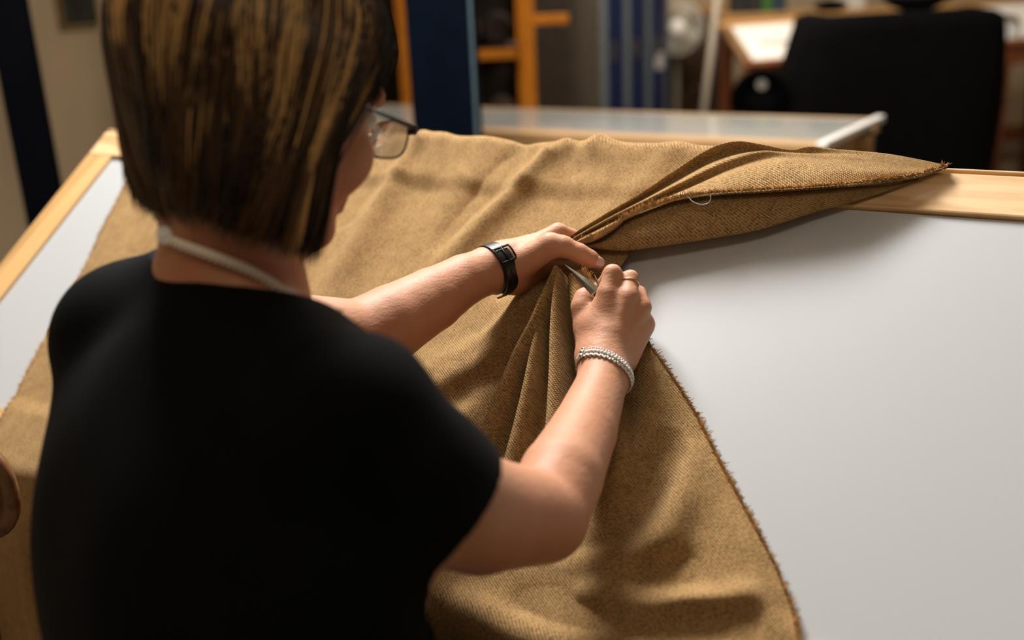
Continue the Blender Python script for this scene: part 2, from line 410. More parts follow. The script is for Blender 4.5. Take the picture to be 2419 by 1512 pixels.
gm.tube(circ(fc, fx, Z3, .18), .009, 8, closed=True)
gm.build('guard', M['fanguard'], e)
MB().ball(fc + fn * .055, (.062, .062, .03), 20, 10, (fx, Z3, fn)).build('hub', M['white'], e, smooth=True)
for k in range(4):
    an = 2 * math.pi * k / 4 + .3; dd = fx * math.cos(an) + Z3 * math.sin(an); tt = np.cross(fn, dd)
    V = [fc + dd * .04 - tt * .02 + fn * .02, fc + dd * .15 - tt * .06 + fn * .03, fc + dd * .165 + tt * .02, fc + dd * .04 + tt * .02 - fn * .015]
    mesh('blade', V + [v - fn * .003 for v in V], [(0, 1, 2, 3), (7, 6, 5, 4), (0, 4, 5, 1), (1, 5, 6, 2), (2, 6, 7, 3), (3, 7, 4, 0)], M['fanguard'], e)
MB().tube([fc - fn * .08, fc - fn * .16], .06, 16).build('motor', M['fanguard'], e, smooth=False, bevel=.01)
MB().tube([np.array([fc[0] - fn[0] * .11, fc[1] - fn[1] * .11, .02]), fc - fn * .11], .017, 12).build('stem', M['cream'], e)
MB().tube([np.array([fc[0] - fn[0] * .11, fc[1] - fn[1] * .11, 0.0]), np.array([fc[0] - fn[0] * .11, fc[1] - fn[1] * .11, .03])], [.17, .15], 28).build('foot', M['cream'], e)

# dark brown cupboard behind the fan
q0, q1 = at(1560, 100, 7.72), at(1704, 100, 7.72); e = empty('cupboard', ((q0[0] + q1[0]) / 2, 7.8, 0), 'tall dark brown cupboard against the back wall behind the fan', 'cupboard')
ct = at(1620, 22, 7.7)[2]
MB().box(((q0[0] + q1[0]) / 2, 7.82, ct / 2 - .02), q1[0] - q0[0], .3, ct - .04).build('body', M['darkfab2'], e, bevel=.004)
MB().box(((q0[0] + q1[0]) / 2, 7.81, ct), q1[0] - q0[0] + .06, .34, .06).build('top_board', M['oak'], e, bevel=.004)
for k in (-1, 1):
    d = MB().box(((q0[0] + q1[0]) / 2 + k * (q1[0] - q0[0]) * .245, 7.66, ct / 2 - .02), (q1[0] - q0[0]) * .47, .018, ct - .12).build('door', M['darkfab2'], e, bevel=.004)
    MB().ball(((q0[0] + q1[0]) / 2 + k * .03, 7.645, ct / 2), .012, 10, 6).build('knob', M['steel'], d, True)

# leaning cream pole in front of the fan's right side
p0 = at(1699, -40, 5.3); p1 = at(1664, 252, 5.3); dv = (p1 - p0) / (p0[2] - p1[2]); foot = p1 + dv * p1[2]
e = empty('leaning_pole', foot, 'cream painted pole leaning beside the fan', 'pole')
MB().tube([foot + np.array([0, 0, .02]), p0 - dv * .25], .019, 14).build('shaft', M['cream'], e, smooth=True)
MB().tube([foot, foot + np.array([0, 0, .03])], .032, 14).build('ferrule', M['blackplastic'], e)
MB().tube([p0 - dv * .25, p0 - dv * .29], [.03, .026], 14).build('cap', M['blackplastic'], e)

# low grey-topped table across the background
GZ = .84
br = floor_hit(2080, 281, GZ); nr = floor_hit(1940, 347, GZ); bl = floor_hit(1140, 254, GZ)
gx = (bl - br); gl = np.linalg.norm(gx); gx = gx / gl; gy = nr - br; gd = np.linalg.norm(gy); gy = gy / gd
gx = np.cross(np.cross(gy, gx), gy); gx /= np.linalg.norm(gx)
gl += .55
M['greypine'] = wood('bench edge wood', (.30, .16, .06), (.44, .26, .11), gx, .5, knots=False)
gc = br + gx * gl / 2 + gy * gd / 2
e = empty('work_bench', (gc[0], gc[1], 0), 'long low table with a shiny grey top behind the tan cloth', 'table')
GM = (gx, gy, Z3 * (1 if np.cross(gx, gy)[2] > 0 else -1))
MB().box(gc - gy * .0375 - Z3 * .012, gl - .05, gd - .125, .024, GM).build('table_top', M['greytop'], e, bevel=.002)
for k, (c, dx, dy) in enumerate(((br + gx * gl / 2 + gy * .0125, gl, .025), (br + gx * gl / 2 + gy * (gd - .05), gl, .10), (br + gx * (gl - .0125) + gy * gd / 2, .025, gd - .05))):
    MB().box(c - Z3 * .02, dx, dy, .045, GM).build('edge_board', M['greypine'], e, bevel=.002)
MB().box(br + gx * .0 + gy * gd / 2 + Z3 * .002, .03, gd, .022, GM).build('end_strip', M['white'], e, bevel=.004)
MB().box(gc - Z3 * .09, gl - .1, gd - .1, .09, GM).build('apron', M['greypine'], e)
for k in (0.04, gl - .04):
    for j in (.05, gd - .05):
        q = br + gx * k + gy * j; MB().box((q[0], q[1], (GZ - .05) / 2), .06, .06, GZ - .05, GM).build('leg', M['greypine'], e, bevel=.003)

# black chair with a round back and a pale disc in its hand hole, behind that table
cc = at(1798, 236, 4.72); cr = .145
cn = -ray(1798, 236); cn[2] = 0; cn /= np.linalg.norm(cn); cx = np.cross((0, 0, 1), cn)
e = empty('round_back_chair', (cc[0], cc[1], 0), 'black chair with a round back and pale disc in its hand hole behind the grey table', 'chair')
V = []; F = []; n = 40
ho = Z3 * .072
outer = [cc + cx * cr * math.cos(2 * math.pi * k / n) + Z3 * cr * math.sin(2 * math.pi * k / n) for k in range(n)]
inner = [cc + ho + cx * .024 * math.cos(2 * math.pi * k / n) + Z3 * .02 * math.sin(2 * math.pi * k / n) for k in range(n)]
loops = [[q + cn * .008 for q in inner], [q * .9 + (cc + 0 * ho) * .1 + cn * .018 for q in outer], [q + cn * .006 for q in outer], [q - cn * .006 for q in outer], [q * .9 + cc * .1 - cn * .004 for q in outer], [q - cn * .01 for q in inner]]
for lp in loops: V += lp
for i in range(6):
    j = (i + 1) % 6
    for k in range(n): F.append((i * n + k, i * n + (k + 1) % n, j * n + (k + 1) % n, j * n + k))
mesh('backrest', V, F, M['black'], e, True)
MB().tube([cc + ho - cn * .004, cc + ho + cn * .012], .0235, 20).build('hole_disc', M['paper'], e)  # added pale disc standing in for the bright view through the hand hole

MB().ball((cc[0] + cn[0] * .2, cc[1] + cn[1] * .2, .46), (.2, .2, .035), 24, 8).build('seat', M['blackplastic'], e, smooth=True)
MB().tube([cc - Z3 * .12 - cn * .012, cc - Z3 * .3 - cn * .03, (cc[0] - cn[0] * .0, cc[1] - cn[1] * .0, .45)], .014, 10).build('back_stem', M['steel'], e, smooth=True)
for k in range(4):
    an = math.pi / 4 + k * math.pi / 2; dd = cx * math.cos(an) + cn * math.sin(an); b0 = np.array([cc[0], cc[1], 0]) + cn * .2
    MB().tube([b0 + dd * .13 + Z3 * .44, b0 + dd * .2], .011, 8).build('leg', M['steel'], e, smooth=True)

# bulky black-covered machine
rows = [(28, 1915, 2335), (36, 1893, 2345), (70, 1880, 2350), (190, 1842, 2344), (300, 1832, 2326), (400, 1836, 2308), (520, 1836, 2300)]
md = 5.2; V = []; F = []; n = 48
for i, (y, xa, xb) in enumerate(rows):
    a0, b0 = at(xa, y, md), at(xb, y, md); z = (a0[2] + b0[2]) / 2; c = (a0 + b0) / 2; rx = np.linalg.norm(b0 - a0) / 2; ry = .26 if i else .22
    for k in range(n):
        an = 2 * math.pi * k / n; ca, sa = math.cos(an), math.sin(an)
        wv = 1 + (.012 * math.sin(7 * an + i) + .01 * math.sin(13 * an)) * min(i, 3) / 2
        V.append((c[0] + rx * wv * np.sign(ca) * abs(ca) ** .45, c[1] + ry * wv * np.sign(sa) * abs(sa) ** .45, z + .012 * math.sin(3 * an) * (i < 2)))
for k in range(n): V.append((V[(len(rows) - 1) * n + k][0], V[(len(rows) - 1) * n + k][1], .01))
for i in range(len(rows)):
    for k in range(n): F.append((i * n + k, (i + 1) * n + k, (i + 1) * n + (k + 1) % n, i * n + (k + 1) % n))
F.append(tuple(range(n))); F.append(tuple(reversed(range(len(rows) * n, (len(rows) + 1) * n))))
o = mesh('black_covered_machine', V, F, M['black'], None, True); tag(o, 'large bulky form under a black cover beyond the grey table', 'machine')
zt = max(v[2] for v in V)
cb = at(2165, 12, 5.2); e = empty('dark_bag', (cb[0], cb[1], zt), 'small dark bag with a magenta patch on the black covered form', 'bag')
bagb = MB(); bagb.ball((cb[0], cb[1], zt + .085), (.19, .1, .1), 20, 10); bagb.build('bag_body', M['bookblack'], e, smooth=True)
MB().box((cb[0], cb[1] - .098, zt + .09), .07, .012, .05).build('patch', M['magenta'], e)
cb = at(1962, 24, 5.2); tag(MB().ball((cb[0], cb[1], zt + .034), (.09, .07, .03), 20, 8).build('folded_cloth', M['black'], smooth=True), 'small black folded cloth on the left of the black covered form', 'cloth')

# far wall shelf with books, and a second mending table below it
s0 = at(1688, 42, 6.6); shz = s0[2]; shx1 = 4.9
e = empty('book_shelf', ((s0[0] + shx1) / 2, 6.8, 0), 'long wooden shelf with books along the beige back wall', 'shelf')
MB().box(((s0[0] + shx1) / 2, 6.6 + .21, shz), shx1 - s0[0], .46, .045).build('board', M['oak'], e, bevel=.003)
for x in (s0[0] + .1, 3.0, shx1 - .1):
    MB().box((x, 6.98, shz / 2 - .013), .05, .05, shz - .025).build('upright', M['redwood'], e)
bk = [(1712, 1738, .2, 'bookblack', 'black'), (1740, 1772, .23, 'bookblack', 'black'), (1774, 1797, .22, 'green', 'green'), (1799, 1830, .21, 'bookblue', 'dark blue')]
names = ['slim black box file first from the pole on the far shelf', 'wide black box file second from the pole on the far shelf', 'green book standing between dark files on the far shelf', 'dark blue file last in the row on the far shelf']
for i, (xa, xb, h, mt, cn_) in enumerate(bk):
    q0, q1 = at(xa, 25, 6.7), at(xb, 25, 6.7); wdt = q1[0] - q0[0] - .004; xc_ = (q0[0] + q1[0]) / 2; zb = shz + .0225
    e = empty('book', (xc_, 6.8, zb), names[i], 'book', 'files on the far shelf')
    for k in (-1, 1): MB().box((xc_ + k * (wdt / 2 - .002), 6.8, zb + h / 2), .004, .2, h).build('cover', M[mt], e)
    MB().box((xc_, 6.702, zb + h / 2), wdt - .008, .004, h).build('spine', M[mt], e)
    MB().box((xc_, 6.8, zb + h / 2), wdt - .009, .185, h - .01).build('pages', M['paper'], e)
q = at(1965, 8, 6.9); tag(MB().box((q[0], 6.85, shz + .0225 + .05), .14, .2, .1).build('paper_box', M['paper'], bevel=.004), 'pale grey box on the far shelf above the black covered form', 'box')
q = at(2385, 5, 6.9); tag(MB().box((q[0], 6.85, shz + .0225 + .07), .16, .2, .14).build('paper_box', M['bookblue'], bevel=.004), 'dark blue box on the far shelf at the right edge', 'box')
# second mending table
tl = at(1697, 55, 6.1); bL = at(1762, 156, 5.62); al = np.array([1.0, -.03, 0]); al /= np.linalg.norm(al); L2 = 2.1
dn = bL - tl; dl = np.linalg.norm(dn); dn = dn / dl; al = al - dn * (al @ dn); al /= np.linalg.norm(al); nn = np.cross(dn, al); nn = nn if nn[2] > 0 else -nn
MM = (al, dn, nn)
e = empty('mending_table', ((tl + bL) / 2 * np.array([1, 1, 0]) + al * L2 / 2), 'far tilted mending table with white panel and red brown legs', 'table')
M['far_side_shaded'] = wood('shaded far side wood', (.13, .065, .025), (.22, .12, .05), dn, .5, knots=False)  # side rail wood coloured darker to stand for the shade on it
MB().box(tl + al * L2 / 2 + dn * dl / 2 - nn * .008, L2 - .1, dl - .1, .01, MM).build('panel', M['white'], e)
for (c, dx, dy, mt) in ((tl + al * L2 / 2 + dn * .03, L2, .06, 'oak'), (tl + al * L2 / 2 + dn * (dl - .03), L2, .06, 'redwood'), (tl + al * .03 + dn * dl / 2, .06, dl - .12, 'far_side_shaded'), (tl + al * (L2 - .03) + dn * dl / 2, .06, dl - .12, 'far_side_shaded')):
    MB().box(c - nn * .012, dx, dy, .035, MM).build('rail', M[mt], e, bevel=.003)
lx = at(2398, 260, 5.62)
for q in (bL + al * .03, bL + al * (lx[0] - bL[0]), bL + al * (L2 - .05)):
    MB().box((q[0], q[1] + .03, (q[2] - .03) / 2), .085, .07, q[2] - .03).build('leg', M['redwood'], e, bevel=.004)
for q in (tl + al * .05, tl + al * (L2 - .05)):
    MB().box((q[0], q[1] - .03, (q[2] - .04) / 2), .07, .07, q[2] - .04).build('leg', M['redwood'], e, bevel=.004)
ap = bL + al * L2 / 2; MB().box((ap[0], ap[1] + .04, ap[2] - .07), L2 - .1, .03, .09, (al, np.cross((0, 0, 1), al), Z3)).build('apron', M['redwood'], e)
kq = at(2333, 262, 5.5); MB().tube([kq, kq + np.array([0, .14, 0])], [.034, .026], 16).build('clamp_knob', M['orange'], e, bevel=.004)
MB().tube([kq + np.array([0, .1, 0]), kq + np.array([.16, .13, .02])], .01, 8).build('clamp_bar', M['blackplastic'], e)
qa = tl + al * .17 + dn * dl * .55; tag(MB().box(qa + al * .2 + nn * .006, .42, .03, .006, MM).build('steel_rule', M['fanguard']), 'grey steel rule lying on the far white panel', 'ruler')
qb = at(2388, 128, 5.75); dm = MB()
V = []; F = []; n = 24
qb = tl + al * ((qb - tl) @ al) + dn * (dl * .78) + nn * .002
prof = [(.085, 0), (.083, .04), (.07, .075), (.045, .1), (.012, .11)]
for (r, z) in prof:
    for k in range(n): V.append(qb + (al * math.cos(2 * math.pi * k / n) + dn * math.sin(2 * math.pi * k / n)) * r + nn * z)
for i in range(len(prof) - 1):
    for k in range(n): F.append((i * n + k, i * n + (k + 1) % n, (i + 1) * n + (k + 1) % n, (i + 1) * n + k))
F.append(tuple((len(prof) - 1) * n + k for k in range(n)))
gm_, nt_, b_ = material('clear plastic'); b_.inputs['Transmission Weight'].default_value = 1; b_.inputs['Roughness'].default_value = .1; b_.inputs['Base Color'].default_value = (.8, .85, .86, 1); b_.inputs['IOR'].default_value = 1.2
no_ = N(nt_, 'ShaderNodeTexNoise', Scale=20.0); mr_ = N(nt_, 'ShaderNodeMapRange'); mr_.inputs['To Min'].default_value = .05; mr_.inputs['To Max'].default_value = .15; nt_.links.new(no_.outputs['Fac'], mr_.inputs['Value']); nt_.links.new(mr_.outputs[0], b_.inputs['Roughness'])
M['clear'] = gm_
o = mesh('plastic_dome', V, F, M['clear'], None, True); tag(o, 'clear rounded plastic dome on the far white panel', 'dome')

# ------------------------------------------------------------------ the mending table in front
te = empty('mending_table', (*(tab(TL / 2, TD / 2)[:2]), 0), 'tilted mending table with pale pine frame and white frosted panel', 'table')
TM = (TA, TB, TN)
def tbox(s, t, h, ds, dt, dh): return MB().box(tab(s, t, h), ds, dt, dh, TM)
RT = .034
tbox(TL / 2, RW / 2 + .004, -RT / 2, TL, RW - .008, RT).build('rail', M['pine_rail'], te, bevel=.0025)
tbox(TL / 2, .0015, -RT / 2 - .001, TL, .003, RT).build('edge_strip', M['pine_rail'], te, bevel=.001)
tbox(TL / 2, TD - RW / 2, -RT / 2, TL, RW, RT).build('rail', M['pine_rail'], te, bevel=.0025)
tbox(RW / 2, TD / 2, -RT / 2, RW, TD - 2 * RW - .001, RT).build('rail', M['pine_side'], te, bevel=.0025)
tbox(TL - RW / 2, TD / 2, -RT / 2, RW, TD - 2 * RW - .001, RT).build('rail', M['pine_side'], te, bevel=.0025)
tbox(TL / 2, TD / 2, -.009, TL - 2 * RW - .003, TD - 2 * RW - .003, .006).build('panel', M['panel'], te)
M['shadowgap'] = plain('dark rebate', (.03, .02, .015), .8)
for s in (.06, TL - .06):
    for t in (.05, TD - .05):
        q = tab(s, t, -RT); MB().box((q[0], q[1], (q[2] - .03) / 2), .06, .06, q[2] - .03, (TA, _upf, Z3)).build('leg', M['pine_frame'], te, bevel=.003)
    q0, q1 = tab(s, .05, -RT), tab(s, TD - .05, -RT); MB().bar((q0[0], q0[1], .2), (q1[0], q1[1], .2), .03, .07).build('stretcher', M['pine_frame'], te)
q0, q1 = tab(.06, .05), tab(TL - .06, .05); MB().bar((q0[0], q0[1], .2), (q1[0], q1[1], .2), .03, .07).build('stretcher', M['pine_frame'], te)
# ------------------------------------------------------------------ the tan wool cloth
def smax(a, b, k):
    h = np.clip(.5 + .5 * (a - b) / k, 0, 1); return b * (1 - h) + a * h + k * h * (1 - h)
def px_line(pts):
    """polyline of (px, py, h) -> table coordinates with heights, smoothed"""
    P = np.array([(*hit(x, y, h), h) for (x, y, h) in pts]); return catmull(P, 8)
def pl_dist(S, T, Q):
    best = np.full(S.shape, 1e9); hh = np.zeros(S.shape); ar = np.zeros(S.shape)
    seg = np.linalg.norm(np.diff(Q[:, :2], axis=0), axis=1); cum = np.r_[0, np.cumsum(seg)]; tot = cum[-1]
    for i in range(len(Q) - 1):
        a, b = Q[i], Q[i + 1]; dx, dy = b[0] - a[0], b[1] - a[1]; l2 = dx * dx + dy * dy + 1e-12
        u = np.clip(((S - a[0]) * dx + (T - a[1]) * dy) / l2, 0, 1)
        d = np.hypot(S - a[0] - u * dx, T - a[1] - u * dy); m = d < best
        best[m] = d[m]; hh[m] = (a[2] + u * (b[2] - a[2]))[m]; ar[m] = ((cum[i] + u * seg[i]) / tot)[m]
    return best, hh, ar
# profile of the table in cross section, for the hang over both long edges
HB, HF = .30, .42
nb = -_upf * 0; 
def profile():
    up = np.array([0, 0, 1.0])
    P = [np.array([.022, -HB - .0]), np.array([.022, 0.0]), np.array([0.0, 0.0])]
    # coordinates: x = distance uphill from the far edge, y = height above it
    ex, ey = -TD * math.cos(TTA), -TD * math.sin(TTA)
    P = [(.012, -HB), (.012, -.012), (.002, 0.001), (-.012 * math.cos(TTA), -.012 * math.sin(TTA)), (ex + .014 * math.cos(TTA), ey + .014 * math.sin(TTA)), (ex - .006, ey - .001), (ex - .014, ey - .02), (ex - .02, ey - HF)]
    P = np.array(P)
    for _ in range(3):                       # corner cutting
        Q = [P[0]]
        for i in range(len(P) - 1): Q += [P[i] * .75 + P[i + 1] * .25, P[i] * .25 + P[i + 1] * .75]
        Q.append(P[-1]); P = np.array(Q)
    d = np.r_[0, np.cumsum(np.linalg.norm(np.diff(P, axis=0), axis=1))]
    k = np.argmin(np.abs(P[:, 0] - 0) + 10 * (P[:, 1] < -.02)); return P, d - d[k]
PP, PD = profile()
def cloth_pos(S, T, Hh):
    x = np.interp(T, PD, PP[:, 0]); y = np.interp(T, PD, PP[:, 1])
    e = .004; dx = np.interp(T + e, PD, PP[:, 0]) - np.interp(T - e, PD, PP[:, 0]); dy = np.interp(T + e, PD, PP[:, 1]) - np.interp(T - e, PD, PP[:, 1])
    l = np.hypot(dx, dy) + 1e-9; nx, ny = dy / l * -1, dx / l * 1   # rotate tangent
    sgn = np.where(True, -1, 1); nx, ny = nx * sgn, ny * sgn
    X = x + nx * Hh; Y = y + ny * Hh
    return TO[None] + TA[None] * S[:, None] + _upf[None] * X[:, None] + np.array([[0, 0, 1.0]]) * Y[:, None]

NS, NT = 560, 400
tv = np.concatenate([np.linspace(PD[0], -.02, 24, endpoint=False), np.linspace(-.02, TD + .02, NT - 70, endpoint=False), np.linspace(TD + .02, PD[-1], 46)])
rb = [(1700, 352, .012), (1600, 470, .01), (1520, 560, .008), (1496, 596, .006), (1466, 650, .006), (1530, 795, .012), (1592, 880, .012), (1642, 960, .010), (1702, 1080, .008), (1762, 1190, .008), (1832, 1320, .008), (1872, 1420, .008), (1893, 1512, .010), (1898, 1600, .008)]
RB = np.array([hit(*p) for p in rb]); o_ = np.argsort(RB[:, 1]); RB = RB[o_]
s_l0, t_l0 = hit(310, 400, .004); s_l1, t_l1 = hit(2, 985, .004)
def s_left(t): return s_l0 + (t - t_l0) * (s_l1 - s_l0) / (t_l1 - t_l0) + .004 * np.sin(t * 23)
def s_right(t): return np.interp(t, RB[:, 1], RB[:, 0])
S = np.empty((len(tv), NS)); T = np.repeat(tv[:, None], NS, 1)
uu = np.linspace(0, 1, NS) ** .9
def s_lf(t): return s_left(np.clip(t, 0, TD)) - .45 * np.clip((t - TD) / .14, 0, 1)
for i, t in enumerate(tv): S[i] = s_lf(t) + (s_right(np.clip(t, 0, TD + .1)) - s_lf(t)) * uu
S = S.ravel(); T = T.ravel()
def wob(S, T, f, ph): return np.sin(S * f + ph) * np.sin(T * f * .83 + ph * 1.7) 
Hh = .0055 + .0016 * wob(S, T, 31, .4) + .0012 * wob(S, T, 57, 2.1)
# sag between the rails, and the thickness of cloth piled on the far rail
Hh += .007 * np.exp(-((T) / .03) ** 2) * (1 - .3 * np.sin(S * 15))
sg, tg = hit(1318, 606, .075)
rg = np.hypot(S - sg, T - tg)
Hh += .020 * np.exp(-(rg / .07) ** 2) + .010 * np.exp(-(rg / .18) ** 2)
def soft(pts, w0, w1=None, k=.004, amp=1.0):
    """a rounded ridge through pixel points with heights, added on top"""
    global Hh
    Q = px_line(pts); d, h, a = pl_dist(S, T, Q); w = w0 + ((w1 if w1 else w0) - w0) * a
    Hh = Hh + amp * h * np.exp(-(d / w) ** 2) * np.where(T < -.01, np.clip(1 + (T + .01) / .05, 0, 1), 1)
def pleat(pts, w0, w1, p=.6, k=.0035):
    """a tube-like pleat standing on the sheet"""
    global Hh
    Q = px_line(pts); d, h, a = pl_dist(S, T, Q); w = w0 + (w1 - w0) * a
    Hh = smax(Hh, h * np.clip(1 - (d / w) ** 2, 0, 1) ** p, k)
# upper field: long soft folds running from the far edge down to the left
soft([(985, 335, .014), (920, 420, .020), (850, 540, .018), (760, 690, .014), (650, 900, .008)], .017, .04)
soft([(905, 350, -.010), (880, 420, -.010), (820, 520, -.008)], .018)
soft([(1290, 362, .016), (1190, 462, .019), (1095, 560, .016), (1010, 650, .008)], .015, .026)
soft([(1335, 345, .012), (1310, 390, .006), (1260, 460, .002)], .014, .02)
soft([(1410, 345, .010), (1440, 400, .006), (1430, 470, .004)], .016, .02)
soft([(1240, 362, -.006), (1140, 470, -.008), (1050, 570, -.006)], .018)
soft([(1350, 352, -.006), (1370, 420, -.005)], .012)
soft([(1600, 362, .004), (1520, 440, .006), (1420, 520, .008)], .02)
soft([(1150, 335, .004), (1100, 420, .006), (1000, 560, .005)], .03)
soft([(1040, 330, .006), (1010, 400, .005)], .02)
# mid left: tension folds spreading from the hands towards the near edge
soft([(1260, 690, .022), (1180, 780, .019), (1060, 850, .016), (960, 900, .008)], .018, .03)
soft([(1220, 800, .012), (1130, 860, .017), (1020, 920, .014), (900, 1000, .006)], .015, .026)
soft([(1150, 930, .006), (1090, 980, .008), (1000, 1010, .004)], .02)
soft([(1250, 668, -.012), (1205, 700, -.012)], .016)
# the pleats below the left hand
pleat([(1306, 616, .076), (1276, 683, .073), (1246, 750, .067), (1213, 813, .060), (1181, 893, .051), (1143, 990, .040), (1103, 1080, .028), (1055, 1160, .010)], .0095, .020)
pleat([(1272, 730, .058), (1254, 800, .058), (1230, 920, .050), (1200, 1050, .038), (1172, 1150, .026), (1132, 1240, .010)], .009, .018)
pleat([(1311, 622, .077), (1303, 690, .075), (1299, 760, .070), (1299, 840, .063), (1296, 960, .052), (1290, 1080, .040), (1285, 1200, .026), (1280, 1300, .008)], .0095, .021)
pleat([(1346, 636, .074), (1356, 700, .070), (1372, 780, .062), (1398, 880, .050), (1420, 990, .036), (1425, 1100, .028), (1400, 1230, .014)], .0165, .030)
pleat([(1360, 628, .066), (1385, 648, .064), (1400, 668, .06), (1425, 715, .05), (1460, 800, .034)], .014, .022)
# right part, beyond the forearm
soft([(1545, 850, .010), (1530, 960, .016), (1495, 1050, .020), (1460, 1180, .018), (1415, 1310, .014)], .016, .026)
soft([(1590, 1010, .004), (1560, 1110, -.010), (1520, 1200, -.014), (1450, 1300, -.010)], .020)
soft([(1640, 1060, .008), (1600, 1180, .018), (1540, 1270, .020), (1450, 1340, .014)], .019, .026)
soft([(1620, 1350, -.010), (1500, 1378, -.014), (1390, 1375, -.008)], .016)
soft([(1760, 1400, .016), (1620, 1412, .026), (1500, 1425, .020), (1380, 1400, .008)], .016)
soft([(1760, 1468, -.010), (1620, 1468, -.014), (1450, 1470, -.012), (1250, 1440, -.008)], .018)
soft([(1700, 1190, .004), (1740, 1300, .006), (1790, 1400, .006)], .03)
# drape over the near edge
soft([(1040, 1392, .012), (1140, 1440, .014), (1330, 1520, .014), (1560, 1600, .01)], .02)
Hh += np.where(T > TD, .010 * np.sin(S * 46 + 3 * T) * np.clip((T - TD) / .08, 0, 1), 0)
Hh += np.where(T < -.02, .006 * np.sin(S * 60 + 2) * np.clip((-T - .02) / .08, 0, 1), 0)
# the sheet sinks on to the panel, which lies a little below the rails
def sstep(x, a, b): u = np.clip((x - a) / (b - a), 0, 1); return u * u * (3 - 2 * u)
inp = sstep(T, RW, RW + .03) * (1 - sstep(T, TD - RW - .03, TD - RW)) * sstep(S, RW, RW + .03)
edge = np.clip((np.array([1.0]) * (np.repeat(np.array([s_right(np.clip(t, 0, TD + .1)) for t in tv]), NS) - S)) / .03, 0, 1)
low = .0030 - .0070 * inp
Hh = np.maximum(Hh - .0075 * inp, low)
Hh = np.where((T > .30) & (T < TD - .02), low + (Hh - low) * (.15 + .85 * edge), Hh)
V = cloth_pos(S, T, Hh)
def grid_faces(nr, nc):
    i = np.arange(nr - 1)[:, None] * nc + np.arange(nc - 1)[None]; i = i.ravel()
    return np.stack([i, i + 1, i + nc + 1, i + nc], 1)
def set_uv(o, U):
    me = o.data; uvl = me.uv_layers.new(name='UVMap'); idx = np.empty(len(me.loops), np.int32); me.loops.foreach_get('vertex_index', idx)
    uvl.data.foreach_set('uv', np.asarray(U, np.float32)[idx].ravel())
cloth = np_mesh('wool_cloth', V, grid_faces(len(tv), NS), M['cloth'], None, True)
set_uv(cloth, np.stack([S, T], 1))
tag(cloth, 'camel brown wool twill cloth draped in folds over the tilted table', 'cloth')
sheetV = V.reshape(len(tv), NS, 3)

def loft(rows, nu, nv):
    R = np.array([resample(catmull(np.array([tab(*hit(x, y, h), h) for (x, y, h) in r]), 8), nu) for r in rows])   # rows x nu x 3
    out = np.empty(((len(rows) - 1) * nv + 1, nu, 3))
    for j in range(nu): out[:, j] = catmull(R[:, j], nv)
    return out
def grid_obj(name, G, parent, uvscale=None, off=(0, 0)):
    nr, nc = G.shape[:2]
    du = np.linalg.norm(np.diff(G, axis=1), axis=2).mean(0); dv = np.linalg.norm(np.diff(G, axis=0), axis=2).mean(1)
    U = np.repeat(np.r_[0, np.cumsum(du)][None], nr, 0); W = np.repeat(np.r_[0, np.cumsum(dv)][:, None], nc, 1)
    o = np_mesh(name, G.reshape(-1, 3), grid_faces(nr, nc), M['cloth'], parent, True)
    set_uv(o, np.stack([U.ravel() + off[0], W.ravel() + off[1]], 1)); return o
UR = [
 [(1345, 568, .045), (1424, 522, .016), (1507, 476, .010), (1589, 424, .008), (1655, 378, .006), (1746, 362, .003), (1866, 368, .003), (1970, 372, .003), (2085, 378, .003), (2168, 386, .003), (2236, 393, .003)],
 [(1346, 558, .065), (1424, 508, .043), (1507, 460, .036), (1589, 405, .034), (1655, 362, .034), (1700, 341, .034), (1746, 333, .032), (1796, 340, .028), (1866, 353, .022), (1912, 345, .026), (1970, 352, .022), (2085, 362, .016), (2168, 376, .010), (2240, 391, .005)],
 [(1352, 562, 0.056), (1440, 512, 0.033), (1520, 470, 0.023), (1600, 423, 0.021), (1680, 378, 0.019), (1760, 357, 0.019), (1850, 363, 0.019), (1950, 362, 0.022), (2085, 369, 0.018), (2168, 380, 0.011), (2239, 392, 0.005)],
 [(1356, 562, .068), (1445, 512, .046), (1530, 470, .040), (1610, 430, .036), (1700, 385, .032), (1790, 358, .030), (1860, 360, .028), (1960, 367, .026), (2085, 377, .019), (2168, 385, .011), (2239, 393, .005)],
 [(1362, 566, 0.056), (1455, 518, 0.033), (1545, 477, 0.027), (1630, 440, 0.025), (1720, 402, 0.025), (1810, 376, 0.025), (1880, 372, 0.029), (1970, 378, 0.027), (2090, 387, 0.019), (2168, 392, 0.011), (2237, 394, 0.005)],
 [(1370, 566, .066), (1465, 520, .046), (1560, 476, .043), (1650, 440, .041), (1745, 405, .038), (1830, 384, .036), (1900, 383, .034), (1985, 389, .030), (2095, 396, .020), (2170, 398, .011), (2236, 395, .005)],
 [(1385, 566, .062), (1478, 520, .045), (1580, 478, .047), (1670, 449, .047), (1780, 425, .044), (1880, 411, .040), (1990, 409, .034), (2100, 409, .022), (2170, 405, .012), (2236, 396, .005)],
 [(1402, 570, .052), (1455, 540, .046), (1486, 513, .044), (1548, 487, .046), (1655, 465, .046), (1796, 456, .042), (1961, 445, .034), (2077, 434, .020), (2168, 420, .010), (2238, 398, .005)]]
